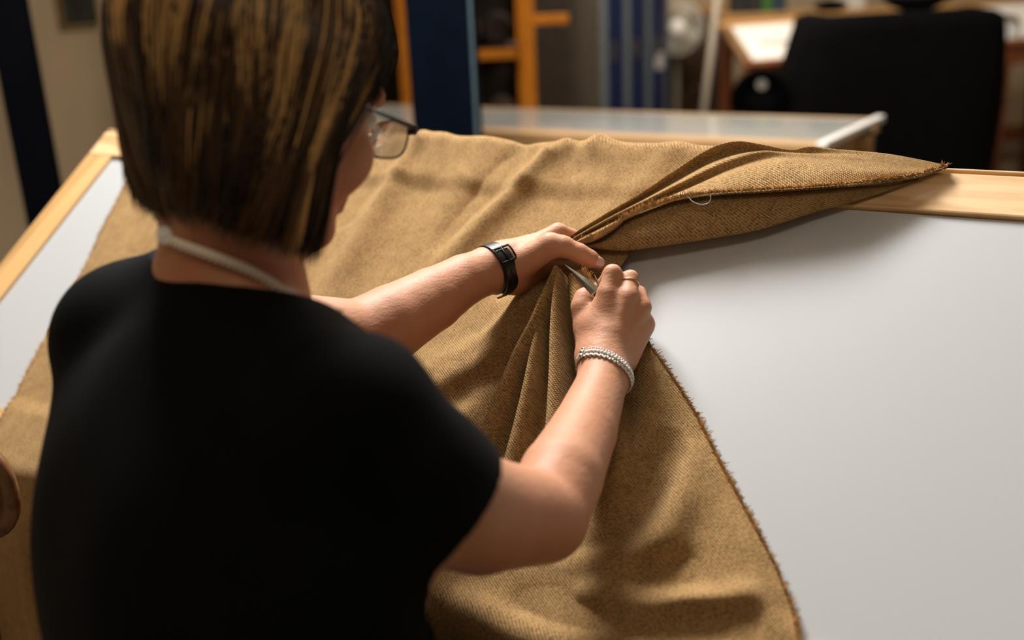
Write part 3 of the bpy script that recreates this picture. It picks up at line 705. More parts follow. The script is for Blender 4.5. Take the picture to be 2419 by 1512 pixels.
# tuck the gathered end of the flap in under the thumb
UR = [[(1330 + 3 * i, 574 + i, .050)] + r for i, r in enumerate(UR)]
GU = loft(UR, 200, 7)
flap = grid_obj('folded_flap', GU, cloth, off=(3, 1)); flap['label'] = 'gathered upper flap of the cloth pulled towards the hand'
fr = UR[-1]; LRb = [(1362, 588, .040), (1391, 585, .036), (1465, 591, .026), (1548, 581, .022), (1672, 562, .019), (1796, 540, .016), (1920, 502, .012), (2003, 480, .008), (2085, 455, .006), (2147, 433, .005)]
def shift(r, dy, dh): return [(x, y + dy, max(.0035, h + dh)) for (x, y, h) in r]
frs = [(1365, 580, .050), (1425, 562, .047)] + [p for p in fr if 1440 < p[0] < 2200]
mid = [(1365, 584, .046), (1400, 578, .042), (1465, 562, .038), (1548, 535, .036), (1672, 512, .034), (1796, 498, .030), (1920, 477, .022), (2003, 463, .014), (2085, 446, .009), (2150, 430, .006)]
GL = loft([shift(frs, -14, -.016), shift(frs, 6, -.009), mid, LRb, shift(LRb, -4, -.012), shift(LRb, -26, -.02)], 150, 7)
o = grid_obj('turned_under_layer', GL, cloth, off=(5, 2)); o['label'] = 'darker layer turned under below the frayed edge'

def fringe(name, pts, nrm_out, up, n, ln, r, curl=.5, lift=.0):
    """short loose threads along an edge; pts (m,3), nrm_out (m,3) outward, up (m,3)"""
    V = []; F = []; m = len(pts)
    for i in range(n):
        x = rng.random() * (m - 1); k = int(x); a = x - k
        k2 = min(k + 1, m - 1)
        p = pts[k] * (1 - a) + pts[k2] * a; o = nrm_out[k]; u = up[k]; tn = pts[k2] - pts[max(k - 1, 0)]; tn = tn / (np.linalg.norm(tn) + 1e-9)
        L = ln * (.45 + .9 * rng.random()); j = rng.normal(size=3)
        dr = o * (.75 + .3 * j[0]) + tn * .45 * j[1] + u * (lift + .35 * abs(j[2])); dr /= np.linalg.norm(dr)
        b = p - o * .004 + u * .0006
        q1 = b + dr * L * .55; q2 = q1 + (dr + (rng.normal(size=3) * curl * .5)) * L * .45
        base = len(V)
        for (q, rr) in ((b, r), (q1, r), (q2, r * .5)):
            for kk in range(3):
                an = 2.094 * kk; V.append(q + (u * math.cos(an) + tn * math.sin(an)) * rr)
        for s_ in range(2):
            for kk in range(3):
                F.append((base + s_ * 3 + kk, base + s_ * 3 + (kk + 1) % 3, base + s_ * 3 + 3 + (kk + 1) % 3, base + s_ * 3 + 3 + kk))
    o = mesh(name, V, F, M['fray'], cloth); o['kind'] = 'stuff'; return o
def edge_frames(E, I):
    """outward = edge minus inner neighbour, made perpendicular to the edge"""
    out = E - I; out /= np.linalg.norm(out, axis=1)[:, None] + 1e-9
    up = np.repeat(TN[None], len(E), 0); return out, up
# frayed upper edge on the flap (threads stand up along it)
E = GU[-1]; I = GU[-4]; out, up = edge_frames(E, I)
o = fringe('frayed_edge', E, out, up, 2600, .0085, .00062, .5, 1.1); o['label'] = 'frayed raw edge of short brown threads across the flap'
# frayed right edge of the hanging part, and left edge
i0 = np.searchsorted(tv, .27); i1 = np.searchsorted(tv, TD + .1)
E = sheetV[i0:i1, -1]; I = sheetV[i0:i1, -5]; out, up = edge_frames(E, I); fringe('frayed_edge', E, out, up, 900, .0070, .0006, .5, .05)
i0 = np.searchsorted(tv, .0)
E = sheetV[i0:i1, 0]; I = sheetV[i0:i1, 4]; out, up = edge_frames(E, I); fringe('frayed_edge', E, out, up, 700, .0055, .0006, .5, .1)
# short frayed bit beside the blade
Ep = np.array([tab(*hit(x, y, h), h) for (x, y, h) in ((1380, 636, .070), (1388, 642, .070), (1396, 650, .069), (1402, 660, .068))]); Ep = resample(Ep, 12)
out = np.repeat((TA * .8 - TB * .6)[None], 12, 0); fringe('frayed_edge', Ep, out, np.repeat(TN[None], 12, 0), 34, .007, .0006, .3, .5)
# loose pale blue thread lying over the frayed edge
tp = [(1604, 456, .052), (1622, 462, .053), (1636, 476, .052), (1655, 483, .049), (1672, 480, .050), (1679, 470, .053), (1678, 462, .055)]
tp = catmull(np.array([tab(*hit(x, y, h), h) for (x, y, h) in tp]), 8)
tag(MB().tube(list(tp), .0005, 6).build('loose_thread', plain('pale blue thread', (.5, .55, .6), .6), None, True), 'curled pale blue thread on the frayed cloth edge', 'thread')
# ------------------------------------------------------------------ signed-distance modelling for the figure
class Field:
    def __init__(s, lo, hi, h):
        s.lo = np.asarray(lo, float); s.h = h; s.n = np.ceil((np.asarray(hi) - s.lo) / h).astype(int) + 1
        s.f = np.full(tuple(s.n), .2, np.float32)
    def block(s, lo, hi):
        i0 = np.maximum(np.floor((lo - s.lo) / s.h).astype(int), 0); i1 = np.minimum(np.ceil((hi - s.lo) / s.h).astype(int) + 1, s.n)
        sl = tuple(slice(a, b) for a, b in zip(i0, i1))
        ax = [(s.lo[k] + s.h * np.arange(i0[k], i1[k])).astype(np.float32) for k in range(3)]
        return sl, ax[0][:, None, None], ax[1][None, :, None], ax[2][None, None, :]
    def put(s, prim, grow=0.0, mode='add'):
        kind = prim[0]
        if kind == 'c':
            _, a, b, r1, r2, k = prim; a = np.asarray(a); b = np.asarray(b); r1 += grow; r2 += grow
            R = max(r1, r2) + k + .012; lo, hi = np.minimum(a, b) - R, np.maximum(a, b) + R
        else:
            _, c, Mx, rd, k = prim; c = np.asarray(c); rd = np.asarray(rd, float) + grow
            ext = np.abs(np.asarray(Mx)).T @ rd + k + .012; lo, hi = c - ext, c + ext
        sl, X, Y, Z = s.block(lo, hi)
        if min(x.stop - x.start for x in sl) <= 0: return
        if kind == 'c':
            ba = b - a; l2 = float(ba @ ba) + 1e-12
            t = np.clip(((X - a[0]) * ba[0] + (Y - a[1]) * ba[1] + (Z - a[2]) * ba[2]) / l2, 0, 1)
            d = np.sqrt((X - a[0] - t * ba[0]) ** 2 + (Y - a[1] - t * ba[1]) ** 2 + (Z - a[2] - t * ba[2]) ** 2) - (r1 + (r2 - r1) * t)
        else:
            Mx = np.asarray(Mx); q = [((X - c[0]) * Mx[i][0] + (Y - c[1]) * Mx[i][1] + (Z - c[2]) * Mx[i][2]) / rd[i] for i in range(3)]
            k0 = np.sqrt(q[0] ** 2 + q[1] ** 2 + q[2] ** 2); k1 = np.sqrt((q[0] / rd[0]) ** 2 + (q[1] / rd[1]) ** 2 + (q[2] / rd[2]) ** 2) + 1e-6
            d = k0 * (k0 - 1) / k1
        f = s.f[sl]; d = d.astype(np.float32)
        if mode == 'add':
            h = np.clip(.5 + .5 * (f - d) / k, 0, 1); s.f[sl] = f * (1 - h) + d * h - k * h * (1 - h)
        else:                                # carve
            h = np.clip(.5 - .5 * (f + d) / k, 0, 1); s.f[sl] = f * (1 - h) - d * h + k * h * (1 - h)
    def cut(s, p, nrm, k=.004, lo=None, hi=None):
        """remove what lies beyond the plane through p with normal nrm (inside an optional box)"""
        lo = s.lo if lo is None else np.asarray(lo); hi = s.lo + s.h * s.n if hi is None else np.asarray(hi)
        sl, X, Y, Z = s.block(lo, hi); d = ((X - p[0]) * nrm[0] + (Y - p[1]) * nrm[1] + (Z - p[2]) * nrm[2]).astype(np.float32)
        s.f[sl] = np.maximum(s.f[sl], np.broadcast_to(d, s.f[sl].shape))
    def mesh(s, smooth=1):
        f = s.f; ins = f < 0
        a = np.zeros(tuple(s.n - 1), np.uint8)
        for dx in (0, 1):
            for dy in (0, 1):
                for dz in (0, 1): a += ins[dx:dx + s.n[0] - 1, dy:dy + s.n[1] - 1, dz:dz + s.n[2] - 1]
        act = np.argwhere((a > 0) & (a < 8)); del a
        idx = {}
        strides = np.array([(s.n[1] - 1) * (s.n[2] - 1), s.n[2] - 1, 1]); key = act @ strides
        val = np.empty((len(act), 8), np.float32); cor = [(dx, dy, dz) for dx in (0, 1) for dy in (0, 1) for dz in (0, 1)]
        for i, c in enumerate(cor): val[:, i] = f[act[:, 0] + c[0], act[:, 1] + c[1], act[:, 2] + c[2]]
        acc = np.zeros((len(act), 3)); cnt = np.zeros(len(act))
        for i in range(8):
            for j in range(i + 1, 8):
                ci, cj = np.array(cor[i]), np.array(cor[j])
                if np.abs(ci - cj).sum() != 1: continue
                m = (val[:, i] < 0) != (val[:, j] < 0); t = val[m, i] / (val[m, i] - val[m, j])
                acc[m] += ci + (cj - ci) * t[:, None]; cnt[m] += 1
        V = (act + acc / cnt[:, None]) * s.h + s.lo
        F = []
        for ax in range(3):
            b, c = (ax + 1) % 3, (ax + 2) % 3
            sl0 = [slice(None)] * 3; sl1 = [slice(None)] * 3; sl0[ax] = slice(0, -1); sl1[ax] = slice(1, None)
            ch = np.argwhere(ins[tuple(sl0)] != ins[tuple(sl1)])
            ch = ch[(ch[:, b] > 0) & (ch[:, c] > 0) & (ch[:, b] < s.n[b] - 1) & (ch[:, c] < s.n[c] - 1)]
            fl = ins[tuple(ch.T)]
            eb, ec = np.eye(3, dtype=int)[b], np.eye(3, dtype=int)[c]
            q = np.stack([np.searchsorted(key, (ch - o) @ strides) for o in (eb + ec, ec, 0 * eb, eb)], 1)
            q[~fl] = q[~fl][:, ::-1]; F.append(q)
        F = np.vstack(F)
        for _ in range(smooth):
            A = np.zeros_like(V); n = np.zeros(len(V))
            for i in range(4):
                for j in (1, 3):
                    A += np.stack([np.bincount(F[:, i], V[F[:, (i + j) % 4], k], len(V)) for k in range(3)], 1); n += np.bincount(F[:, i], minlength=len(V))
            V = V * .5 + .5 * A / np.maximum(n, 1)[:, None]
        return V, F

# ------------------------------------------------------------------ skeleton of the seated woman
SR, SL = at(838, 985, .72), at(316, 786, .93)
MIDS = (SR + SL) / 2
BX = (SR - SL) / np.linalg.norm(SR - SL)
PB = at(535, 1500, .80)
BZ = MIDS - PB; BZ -= BX * (BZ @ BX); BZ /= np.linalg.norm(BZ); BY = np.cross(BZ, BX)
BM = (BX, BY, BZ)
C7 = at(548, 665, .845)
ER, WR = at(1283, 1222, .915), at(1428, 888, 1.092)
EL, WL = at(845, 800, 1.10), at(1168, 633, 1.215)
# head frame
HY, HP = math.radians(38), math.radians(24)
HF_ = np.array([math.sin(HY) * math.cos(HP), math.cos(HY) * math.cos(HP), -math.sin(HP)]); HR_ = np.array([math.cos(HY), -math.sin(HY), 0]); HU_ = np.cross(HR_, HF_)
HC = at(645, 225, .85); HM = (HR_, HF_, HU_)
def hd(r, f, u): return HC + HR_ * r + HF_ * f + HU_ * u
def C(a, b, r1, r2, k=.012): return ('c', a, b, r1, r2, k)
def EP(c, Mx, rd, k=.012): return ('e', c, Mx, rd, k)
PEL = PB - BZ * .16
torso = [EP(MIDS - BZ * .13 + BY * .015 - BX * .012, BM, (.172, .105, .20), .05), EP(PB + BZ * .05 + BY * .02 - BX * .012, BM, (.176, .115, .20), .05), C(SL - BZ * .02, PB - BX * .09, .055, .07, .05), EP(PEL + BY * .02, BM, (.175, .13, .14), .05),
         C(C7 - BZ * .05 + BY * .02, SR - BZ * .005, .042, .043, .03), C(C7 - BZ * .015 + BY * .02 - BX * .035, SL, .058, .045, .03),
         EP(MIDS - BZ * .035 + BY * .03, BM, (.12, .065, .06), .05)]
UA1, UA2 = at(985, 1160, .775), at(1135, 1216, .848)
armR = [C(SR, UA1, .048, .055, .03), C(UA1, UA2, .055, .050, .004), C(UA2, ER, .050, .042, .004)]
armL = [C(SL, EL * .4 + SL * .6, .050, .048, .03), C(EL * .4 + SL * .6, EL, .048, .043, .004)]
foreR = [C(ER, at(1326, 1125, .958), .041, .0405, .003), C(at(1326, 1125, .958), at(1378, 1021, 1.022), .0405, .0345, .003), C(at(1378, 1021, 1.022), WR, .0345, .0262, .003)]
foreL = [C(EL, at(925, 762, 1.125), .043, .0425, .003), C(at(925, 762, 1.125), at(1020, 708, 1.16), .0425, .037, .003), C(at(1020, 708, 1.16), at(1095, 662, 1.188), .037, .0305, .003), C(at(1095, 662, 1.188), WL, .0305, .0275, .003)]
def chain(pts, k=.0035):
    P = [at(x, y, d) for (x, y, d, r) in pts]; return [C(P[i], P[i + 1], pts[i][3], pts[i + 1][3], k) for i in range(len(P) - 1)]
handR = chain([(1428, 888, 1.092, .0262), (1424, 855, 1.105, .0255), (1440, 800, 1.118, .026)], .012)
for (x, y, d, r) in ((1436, 692, 1.124, .0118), (1484, 700, 1.118, .0118), (1515, 726, 1.123, .0112), (1520, 762, 1.136, .0108)):
    wb = at(1440, 808, 1.118) * .75 + at(x, 808, 1.125) * .25
    handR += [C(wb, at(x, y, d), .0190, r, .009)]
    wk = (wb - CAM) * .986 + CAM                      # extensor tendon standing out on the back of the hand
    handR += [C(wk, at(x, y + 6, d - .007), .0040, .0066, .006)]
handR += [C(at(1474, 850, 1.118), at(1516, 772, 1.134), .016, .0125, .012)]
handR += chain([(1395, 838, 1.116, .017), (1404, 770, 1.128, .0155), (1422, 730, 1.13, .013)], .012)
handR += chain([(1436, 692, 1.124, .0120), (1447, 646, 1.130, .0104), (1443, 650, 1.150, .0098), (1423, 676, 1.168, .0085), (1405, 690, 1.172, .0075)])
handR += chain([(1484, 700, 1.118, .0118), (1489, 657, 1.132, .0092), (1482, 666, 1.158, .0090), (1462, 700, 1.172, .0080)])
handR += chain([(1515, 726, 1.123, .0112), (1508, 694, 1.148, .0092), (1498, 712, 1.168, .0085), (1478, 740, 1.172, .0078)])
handR += chain([(1520, 762, 1.136, .0105), (1516, 736, 1.162, .0085), (1500, 752, 1.176, .0078), (1482, 772, 1.174, .0070)])
handR += chain([(1402, 838, 1.122, .0180), (1385, 775, 1.142, .0140), (1375, 725, 1.150, .0118), (1381, 704, 1.155, .0108), (1403, 696, 1.166, .0085)], .007)
handL = chain([(1168, 633, 1.215, .0275), (1195, 622, 1.218, .0255), (1240, 608, 1.222, .024)], .012)
handL += [C(at(1215, 618, 1.222), at(1318, 551, 1.228), .022, .0125, .012), C(at(1215, 635, 1.225), at(1308, 585, 1.245), .022, .0125, .012), C(at(1215, 650, 1.225), at(1290, 622, 1.252), .021, .012, .012), C(at(1212, 655, 1.222), at(1270, 645, 1.250), .019, .011, .012)]
handL += chain([(1318, 551, 1.228, .0125), (1350, 560, 1.248, .0102), (1366, 576, 1.262, .0092), (1372, 590, 1.265, .0082)])
handL += chain([(1308, 585, 1.245, .0125), (1340, 592, 1.270, .0102), (1330, 612, 1.272, .009), (1312, 622, 1.262, .008)])
handL += chain([(1290, 622, 1.252, .012), (1320, 626, 1.276, .0098), (1306, 640, 1.274, .0088), (1288, 646, 1.262, .008)])
handL += chain([(1270, 645, 1.250, .011), (1296, 650, 1.270, .0086), (1284, 660, 1.268, .0078), (1268, 662, 1.260, .007)])
handL += chain([(1222, 628, 1.208, .0205), (1300, 580, 1.196, .0150), (1330, 582, 1.194, .0125), (1368, 599, 1.196, .0116), (1392, 611, 1.199, .0104), (1415, 622, 1.204, .0074)], .005)
head = [EP(hd(0, -.012, .02), HM, (.073, .092, .096), .02), EP(hd(0, .028, -.045), HM, (.056, .062, .072), .03), EP(hd(0, .072, -.102), HM, (.024, .02, .018), .025),
        EP(hd(.036, .062, -.035), HM, (.026, .024, .028), .02), EP(hd(-.036, .062, -.035), HM, (.026, .024, .028), .02),
        C(hd(0, .088, .012), hd(0, .108, -.032), .008, .012, .012), EP(hd(.011, .098, -.036), HM, (.008, .008, .007), .006), EP(hd(-.011, .098, -.036), HM, (.008, .008, .007), .006),
        C(hd(-.035, .079, .026), hd(.035, .079, .026), .012, .012, .014),
        C(hd(-.018, .086, -.066), hd(.018, .086, -.066), .006, .006, .005), C(hd(-.015, .085, -.076), hd(.015, .085, -.076), .007, .007, .005),
        EP(hd(.076, -.006, -.012), HM, (.008, .018, .031), .006), EP(hd(-.076, -.006, -.012), HM, (.008, .018, .031), .006)]
NB = at(555, 700, .875); NT_ = hd(0, -.035, -.07)
neck = [C(NB, NT_, .060, .054, .03)]
SKIN = torso + neck + head + armR + armL + foreR + foreL + handR + handL
allp = np.array([p[1] for p in SKIN] + [p[2] for p in SKIN if p[0] == 'c'])
lo = allp.min(0) - .075; hi = allp.max(0) + .075; lo[2] = PEL[2] - .02
FB = Field(lo, hi, .0023)
for p in torso + neck + head: FB.put(p)
# arms are joined on to the body, hands on to the arms; the hands get tight blends so that fingers stay apart
for p in armR + armL + foreR + foreL + handR + handL: FB.put(p)
for s_ in (1, -1): FB.put(EP(hd(s_ * .031, .088, .004), HM, (.013, .012, .009), .006), 0, 'carve')
V, F = FB.mesh(2); del FB
def skin_mat():
    m, nt, b = material('skin'); L = nt.links.new
    geo = N(nt, 'ShaderNodeNewGeometry')
    n1 = N(nt, 'ShaderNodeTexNoise', Scale=26.0, Detail=4.0); L(geo.outputs['Position'], n1.inputs['Vector'])
    at_ = N(nt, 'ShaderNodeAttribute', attribute_name='flush')
    ad = N(nt, 'ShaderNodeMath', operation='MULTIPLY_ADD'); ad.inputs[1].default_value = .6; L(n1.outputs['Fac'], ad.inputs[0]); L(at_.outputs['Fac'], ad.inputs[2])
    r = N(nt, 'ShaderNodeValToRGB'); e = r.color_ramp.elements
    e[0].position = .2; e[0].color = (.52, .28, .172, 1); e[1].position = .95; e[1].color = (.41, .15, .075, 1)
    L(ad.outputs[0], r.inputs['Fac'])
    vo = N(nt, 'ShaderNodeTexVoronoi', Scale=42.0); L(geo.outputs['Position'], vo.inputs['Vector'])
    fk = N(nt, 'ShaderNodeValToRGB'); fk.color_ramp.elements[0].position = .035; fk.color_ramp.elements[1].position = .07
    fk.color_ramp.elements[0].color = (1, 1, 1, 1); fk.color_ramp.elements[1].color = (0, 0, 0, 1); L(vo.outputs['Distance'], fk.inputs['Fac'])
    mk = N(nt, 'ShaderNodeMath', operation='MULTIPLY'); mk.inputs[1].default_value = .4; L(fk.outputs['Color'], mk.inputs[0])
    mx = N(nt, 'ShaderNodeMix', data_type='RGBA'); L(mk.outputs[0], mx.inputs['Factor']); L(r.outputs['Color'], mx.inputs[6]); mx.inputs[7].default_value = (.25, .1, .05, 1)
    L(mx.outputs[2], b.inputs['Base Color'])
    b.inputs['Roughness'].default_value = .54; b.inputs['Specular IOR Level'].default_value = .3
    b.inputs['Subsurface Weight'].default_value = .12; b.inputs['Subsurface Radius'].default_value = (.012, .004, .002); b.inputs['Subsurface Scale'].default_value = .5
    n2 = N(nt, 'ShaderNodeTexNoise', Scale=420.0, Detail=2.0); L(geo.outputs['Position'], n2.inputs['Vector'])
    n3 = N(nt, 'ShaderNodeTexNoise', Scale=95.0, Detail=2.0, Distortion=.6)
    mp = N(nt, 'ShaderNodeVectorMath', operation='MULTIPLY'); mp.inputs[1].default_value = (.35, 1, 1.9); L(geo.outputs['Position'], mp.inputs[0]); L(mp.outputs[0], n3.inputs['Vector'])
    a2 = N(nt, 'ShaderNodeMath', operation='MULTIPLY_ADD'); a2.inputs[1].default_value = 1.6; L(n3.outputs['Fac'], a2.inputs[0]); L(n2.outputs['Fac'], a2.inputs[2])
    bp = N(nt, 'ShaderNodeBump', Strength=.27, Distance=.0013); L(a2.outputs[0], bp.inputs['Height']); L(bp.outputs['Normal'], b.inputs['Normal'])
    return m
M['skin'] = skin_mat()
person = np_mesh('person', V, F, M['skin'], None, True)
tag(person, 'seated woman in a black t-shirt bending over the cloth, snipping with small scissors', 'person')
fl = np.full(len(V), .12)
def redden(c, r, amt):
    d = np.linalg.norm(V - np.asarray(c), axis=1); np.maximum(fl, amt * np.exp(-(d / r) ** 2), out=fl)
redden(NB + BY * 0, .13, .62); redden(hd(0, .05, -.05), .10, .5); redden(ER, .07, .30); redden(at(1200, 1290, .86), .09, .4)
for q in (at(1436, 690, 1.12), at(1484, 700, 1.12), at(1515, 726, 1.12), at(1524, 760, 1.13), at(1447, 640, 1.13), at(1376, 712, 1.15)): redden(q, .012, .42)
redden(at(1400, 615, 1.2), .018, .3); redden(at(1230, 655, 1.22), .03, .34)
a_ = person.data.attributes.new('flush', 'FLOAT', 'POINT'); a_.data.foreach_set('value', fl.astype(np.float32))

from mathutils.bvhtree import BVHTree
BODY = BVHTree.FromPolygons([tuple(v) for v in V], [tuple(int(i) for i in f) for f in F])
def surf(px, py, lift=0.0, tree=None):
    """point on the figure's surface seen at a pixel, lifted towards the viewer"""
    d = ray(px, py); d /= np.linalg.norm(d)
    h = (tree or BODY).ray_cast(Vector(CAM), Vector(d)); return np.array(h[0]) - d * lift
# black T-shirt from the same body, a little larger, cut at neck, sleeves and hem
sl_R = at(1022, 1192, .80); sl_L = SL + (EL - SL) * .62
dR = _right * .66 - _up * .74 + _f * .36; dR /= np.linalg.norm(dR); dL = (EL - SL) / np.linalg.norm(EL - SL)
lo = np.minimum(np.minimum(SR, SL), PEL) - .2; hi = np.maximum(np.maximum(SR, SL), C7) + .22
lo = np.minimum(lo, sl_R - .1); hi = np.maximum(hi, sl_L + .1)
FS = Field(lo, hi, .0034)
for p in torso: FS.put(p, .010)
for a, b, d in ((SR, sl_R, dR), (SL, sl_L, dL)):
    if a is SR: FS.put(C(SR, UA1, .055, .0645, .035)); FS.put(C(UA1, b + (UA2 - UA1) * .5, .0645, .0640, .03))
    else: FS.put(C(a, b + d * .03, .0545, .0600, .035))
# gentle creases: from the armpit over the back and along the sleeve
def crease(pts, r, mode='add'):
    P = [at(*q) for q in pts]
    for i in range(len(P) - 1): FS.put(C(P[i], P[i + 1], r, r, .012), 0, mode)
tmp = FS.f
xs = [(FS.lo[k] + FS.h * np.arange(FS.n[k])).astype(np.float32) for k in range(3)]
X, Y, Z = xs[0][:, None, None], xs[1][None, :, None], xs[2][None, None, :]
u = (X - SR[0]) * BX[0] + (Y - SR[1]) * BX[1] + (Z - SR[2]) * BX[2]; v = (X - SR[0]) * BZ[0] + (Y - SR[1]) * BZ[1] + (Z - SR[2]) * BZ[2]
tmp += (.0022 * np.sin(55 * v + 40 * u + 1.2 * np.sin(30 * u)) * np.exp(-((u + .02) / .09) ** 2) + .0018 * np.sin(38 * u - 16 * v)).astype(np.float32)
del u, v
FS.cut(sl_R, dR, lo=sl_R - .09, hi=sl_R + .09); FS.cut(sl_L, dL, lo=sl_L - .09, hi=sl_L + .09)
FS.put(C(sl_R - dR * .02, sl_R + dR * .05, .0560, .0585, .004), 0, 'carve'); FS.put(C(sl_L - dL * .02, sl_L + dL * .05, .0520, .0540, .004), 0, 'carve')
# neckline: everything above a tilted ring around the neck goes
n1, n2, n3 = surf(378, 575, -.004), surf(565, 694, -.006), surf(712, 716, -.004)
nn_ = np.cross(n2 - n1, n3 - n1); nn_ /= np.linalg.norm(nn_); nn_ = nn_ if nn_[2] > 0 else -nn_
# circle through the three collar points: the neck opening is the cylinder standing on it
ab, ac = n2 - n1, n3 - n1; abxac = np.cross(ab, ac)
nc = n1 + (np.cross(abxac, ab) * (ac @ ac) + np.cross(ac, abxac) * (ab @ ab)) / (2 * (abxac @ abxac)); nR = np.linalg.norm(nc - n1); print('neck opening radius', nR)
FS.put(C(nc - nn_ * .005, nc + nn_ * .16, nR, nR, .006), 0, 'carve')
FS.cut(PEL - BZ * .0, -BZ)
V, F = FS.mesh(2); del FS, tmp
M['shirt'] = plain('black jersey', (.0016, .0021, .003), .8, var=.2, scale=30, bump=.25, bscale=700, spec=.08)
shirt = np_mesh('t_shirt', V, F, M['shirt'], person, True); shirt['label'] = 'plain black short sleeved t-shirt'
# ------------------------------------------------------------------ hair: a dark bob with golden streaks, strand by strand
def hair_points(th, ln, lay, n=13):
    """strand leaving the crown towards azimuth th (0 = face, pi = nape), reaching length level ln"""
    return None
HAIR_RX, HAIR_RY, HAIR_RZ = .082, .102, .112
strV = []; strF = []; strC = []
def add_strand(P, r, col):
    n = len(P); base = sum(len(x) for x in strV) if False else add_strand.cnt
    T = np.gradient(P, axis=0); T /= np.linalg.norm(T, axis=1)[:, None] + 1e-9
    X = np.cross(T, HF_ + .3 * HR_); X /= np.linalg.norm(X, axis=1)[:, None] + 1e-9; Y = np.cross(T, X)
    rr = r * np.r_[.8, np.ones(n - 3), .7, .25][:, None]
    ring = np.stack([P + X * rr * math.cos(a) + Y * rr * math.sin(a) for a in (0, 2.094, 4.189)], 1).reshape(-1, 3)
    strV.append(ring); strC.append(np.repeat(np.asarray(col)[None], len(ring), 0))
    i = np.arange(n - 1)[:, None] * 3; k = np.arange(3)[None]
    f = np.stack([i + k, i + (k + 1) % 3, i + 3 + (k + 1) % 3, i + 3 + k], 2).reshape(-1, 4) + base
    strF.append(f); add_strand.cnt += len(ring)
add_strand.cnt = 0
DARK = np.array([.016, .0075, .0035]); MIDB = np.array([.085, .040, .014]); GOLD = np.array([.68, .40, .145])
gdown = np.array([0, 0, -1.0]); fall = -HU_ * .72 + gdown * .28; fall /= np.linalg.norm(fall)
N_CL = 380
def hair_path(th, lay, end, st, wv, ph, n=13):
    at_ = abs(th); side = 1 if th > 0 else -1
    back = np.clip((at_ - 1.5) / 1.6, 0, 1); front = np.clip((1.75 - at_) / .6, 0, 1)
    off = .003 + .019 * lay
    rx, ry, rz = HAIR_RX + off, HAIR_RY + off + .024 * back, HAIR_RZ + off * .9
    P = np.empty((n, 3)); zs_ = rz * math.cos(st)
    for j in range(n):
        u = j / (n - 1); z = zs_ + (end - zs_) * u ** .9
        q = math.sqrt(max(0, 1 - (z / rz) ** 2)) if z > 0 else 1.0
        pull = 1.0
        if z < 0.04: pull = 1 - (.50 * back + .06 * (1 - back)) * np.clip((.04 - z) / .16, 0, 1.2) ** 1.6
        a2 = th + wv * u * u + .05 * math.sin(3.5 * u + ph)
        r_ = math.sin(a2) * rx * q * pull; f_ = math.cos(a2) * ry * q * pull - .012
        lowr = np.clip((.06 - z) / .12, 0, 1)
        f_ -= front * lowr * .054                              # drawn back beside the cheek
        P[j] = HC + HR_ * r_ + HF_ * f_ + HU_ * (z + .006)
        if z < 0: P[j] += (fall + HU_) * (-z) * .5
    return P
for c in range(N_CL):
    th = (rng.random() * 2 - 1) * math.pi; at_ = abs(th)
    if at_ < .55: continue
    lay = rng.random() ** .5; g = rng.random() if lay > .70 else 1
    back = np.clip((at_ - 1.5) / 1.6, 0, 1)
    if at_ < 1.12: end = .050 + .02 * rng.random() - .05 * np.clip((at_ - .75) / .37, 0, 1)
    else: end = -(.121 - .006 * back) - .016 * rng.random()
    if th < 0: end += .04 * np.clip((2.6 - at_) / .8, 0, 1)
    # stacked nape: inner locks are short, outer ones stop higher on the back of the head
    end += back * .055 * max(0, lay - .35) * rng.random()
    st = min((.10 + (1 - lay) * .9) * (.6 + .7 * rng.random()), 1.15)
    wv = rng.normal() * .10; ph = rng.random() * 6.28
    # golden streaks on outer locks; dark under-layers also stand in for nape shade
    if g < .19: end += back * (.05 + .05 * rng.random()); col = GOLD * (.7 + .5 * rng.random())
    elif lay > .3 and rng.random() < .45: col = MIDB * (.7 + .8 * rng.random())
    else: col = DARK * (.8 + .6 * rng.random())
    m = int((34 if g < .19 else 18) + 18 * rng.random()); wdt = (.05 + .06 * rng.random()) if g < .19 else (.06 + .08 * rng.random())
    for k in range(m):
        e1 = rng.normal(); e2 = rng.normal()
        P = hair_path(th + e1 * wdt, min(1, max(0, lay + e2 * .10)), end + rng.normal() * .006, min(1.25, max(.05, st + rng.normal() * .08)), wv - e1 * wdt * .35, ph)
        P += rng.normal(size=(1, 3)) * .0008
        add_strand(P, .00070 + .0004 * rng.random(), col * (.9 + .2 * rng.random()))
Vh = np.vstack(strV); Fh = np.vstack(strF); Ch = np.vstack(strC)
hm, nt, b = material('brown hair with golden streaks'); ca = N(nt, 'ShaderNodeAttribute', attribute_name='strand'); nt.links.new(ca.outputs['Color'], b.inputs['Base Color'])
b.inputs['Roughness'].default_value = .38; b.inputs['Specular IOR Level'].default_value = .45; b.inputs['Anisotropic'].default_value = .5
M['hair'] = hm
hair = np_mesh('hair', Vh, Fh, hm, person, True); hair['label'] = 'chin length dark brown bob with golden streaks'
ca_ = hair.data.attributes.new('strand', 'FLOAT_COLOR', 'POINT'); ca_.data.foreach_set('color', np.c_[Ch, np.ones(len(Ch))].astype(np.float32).ravel())
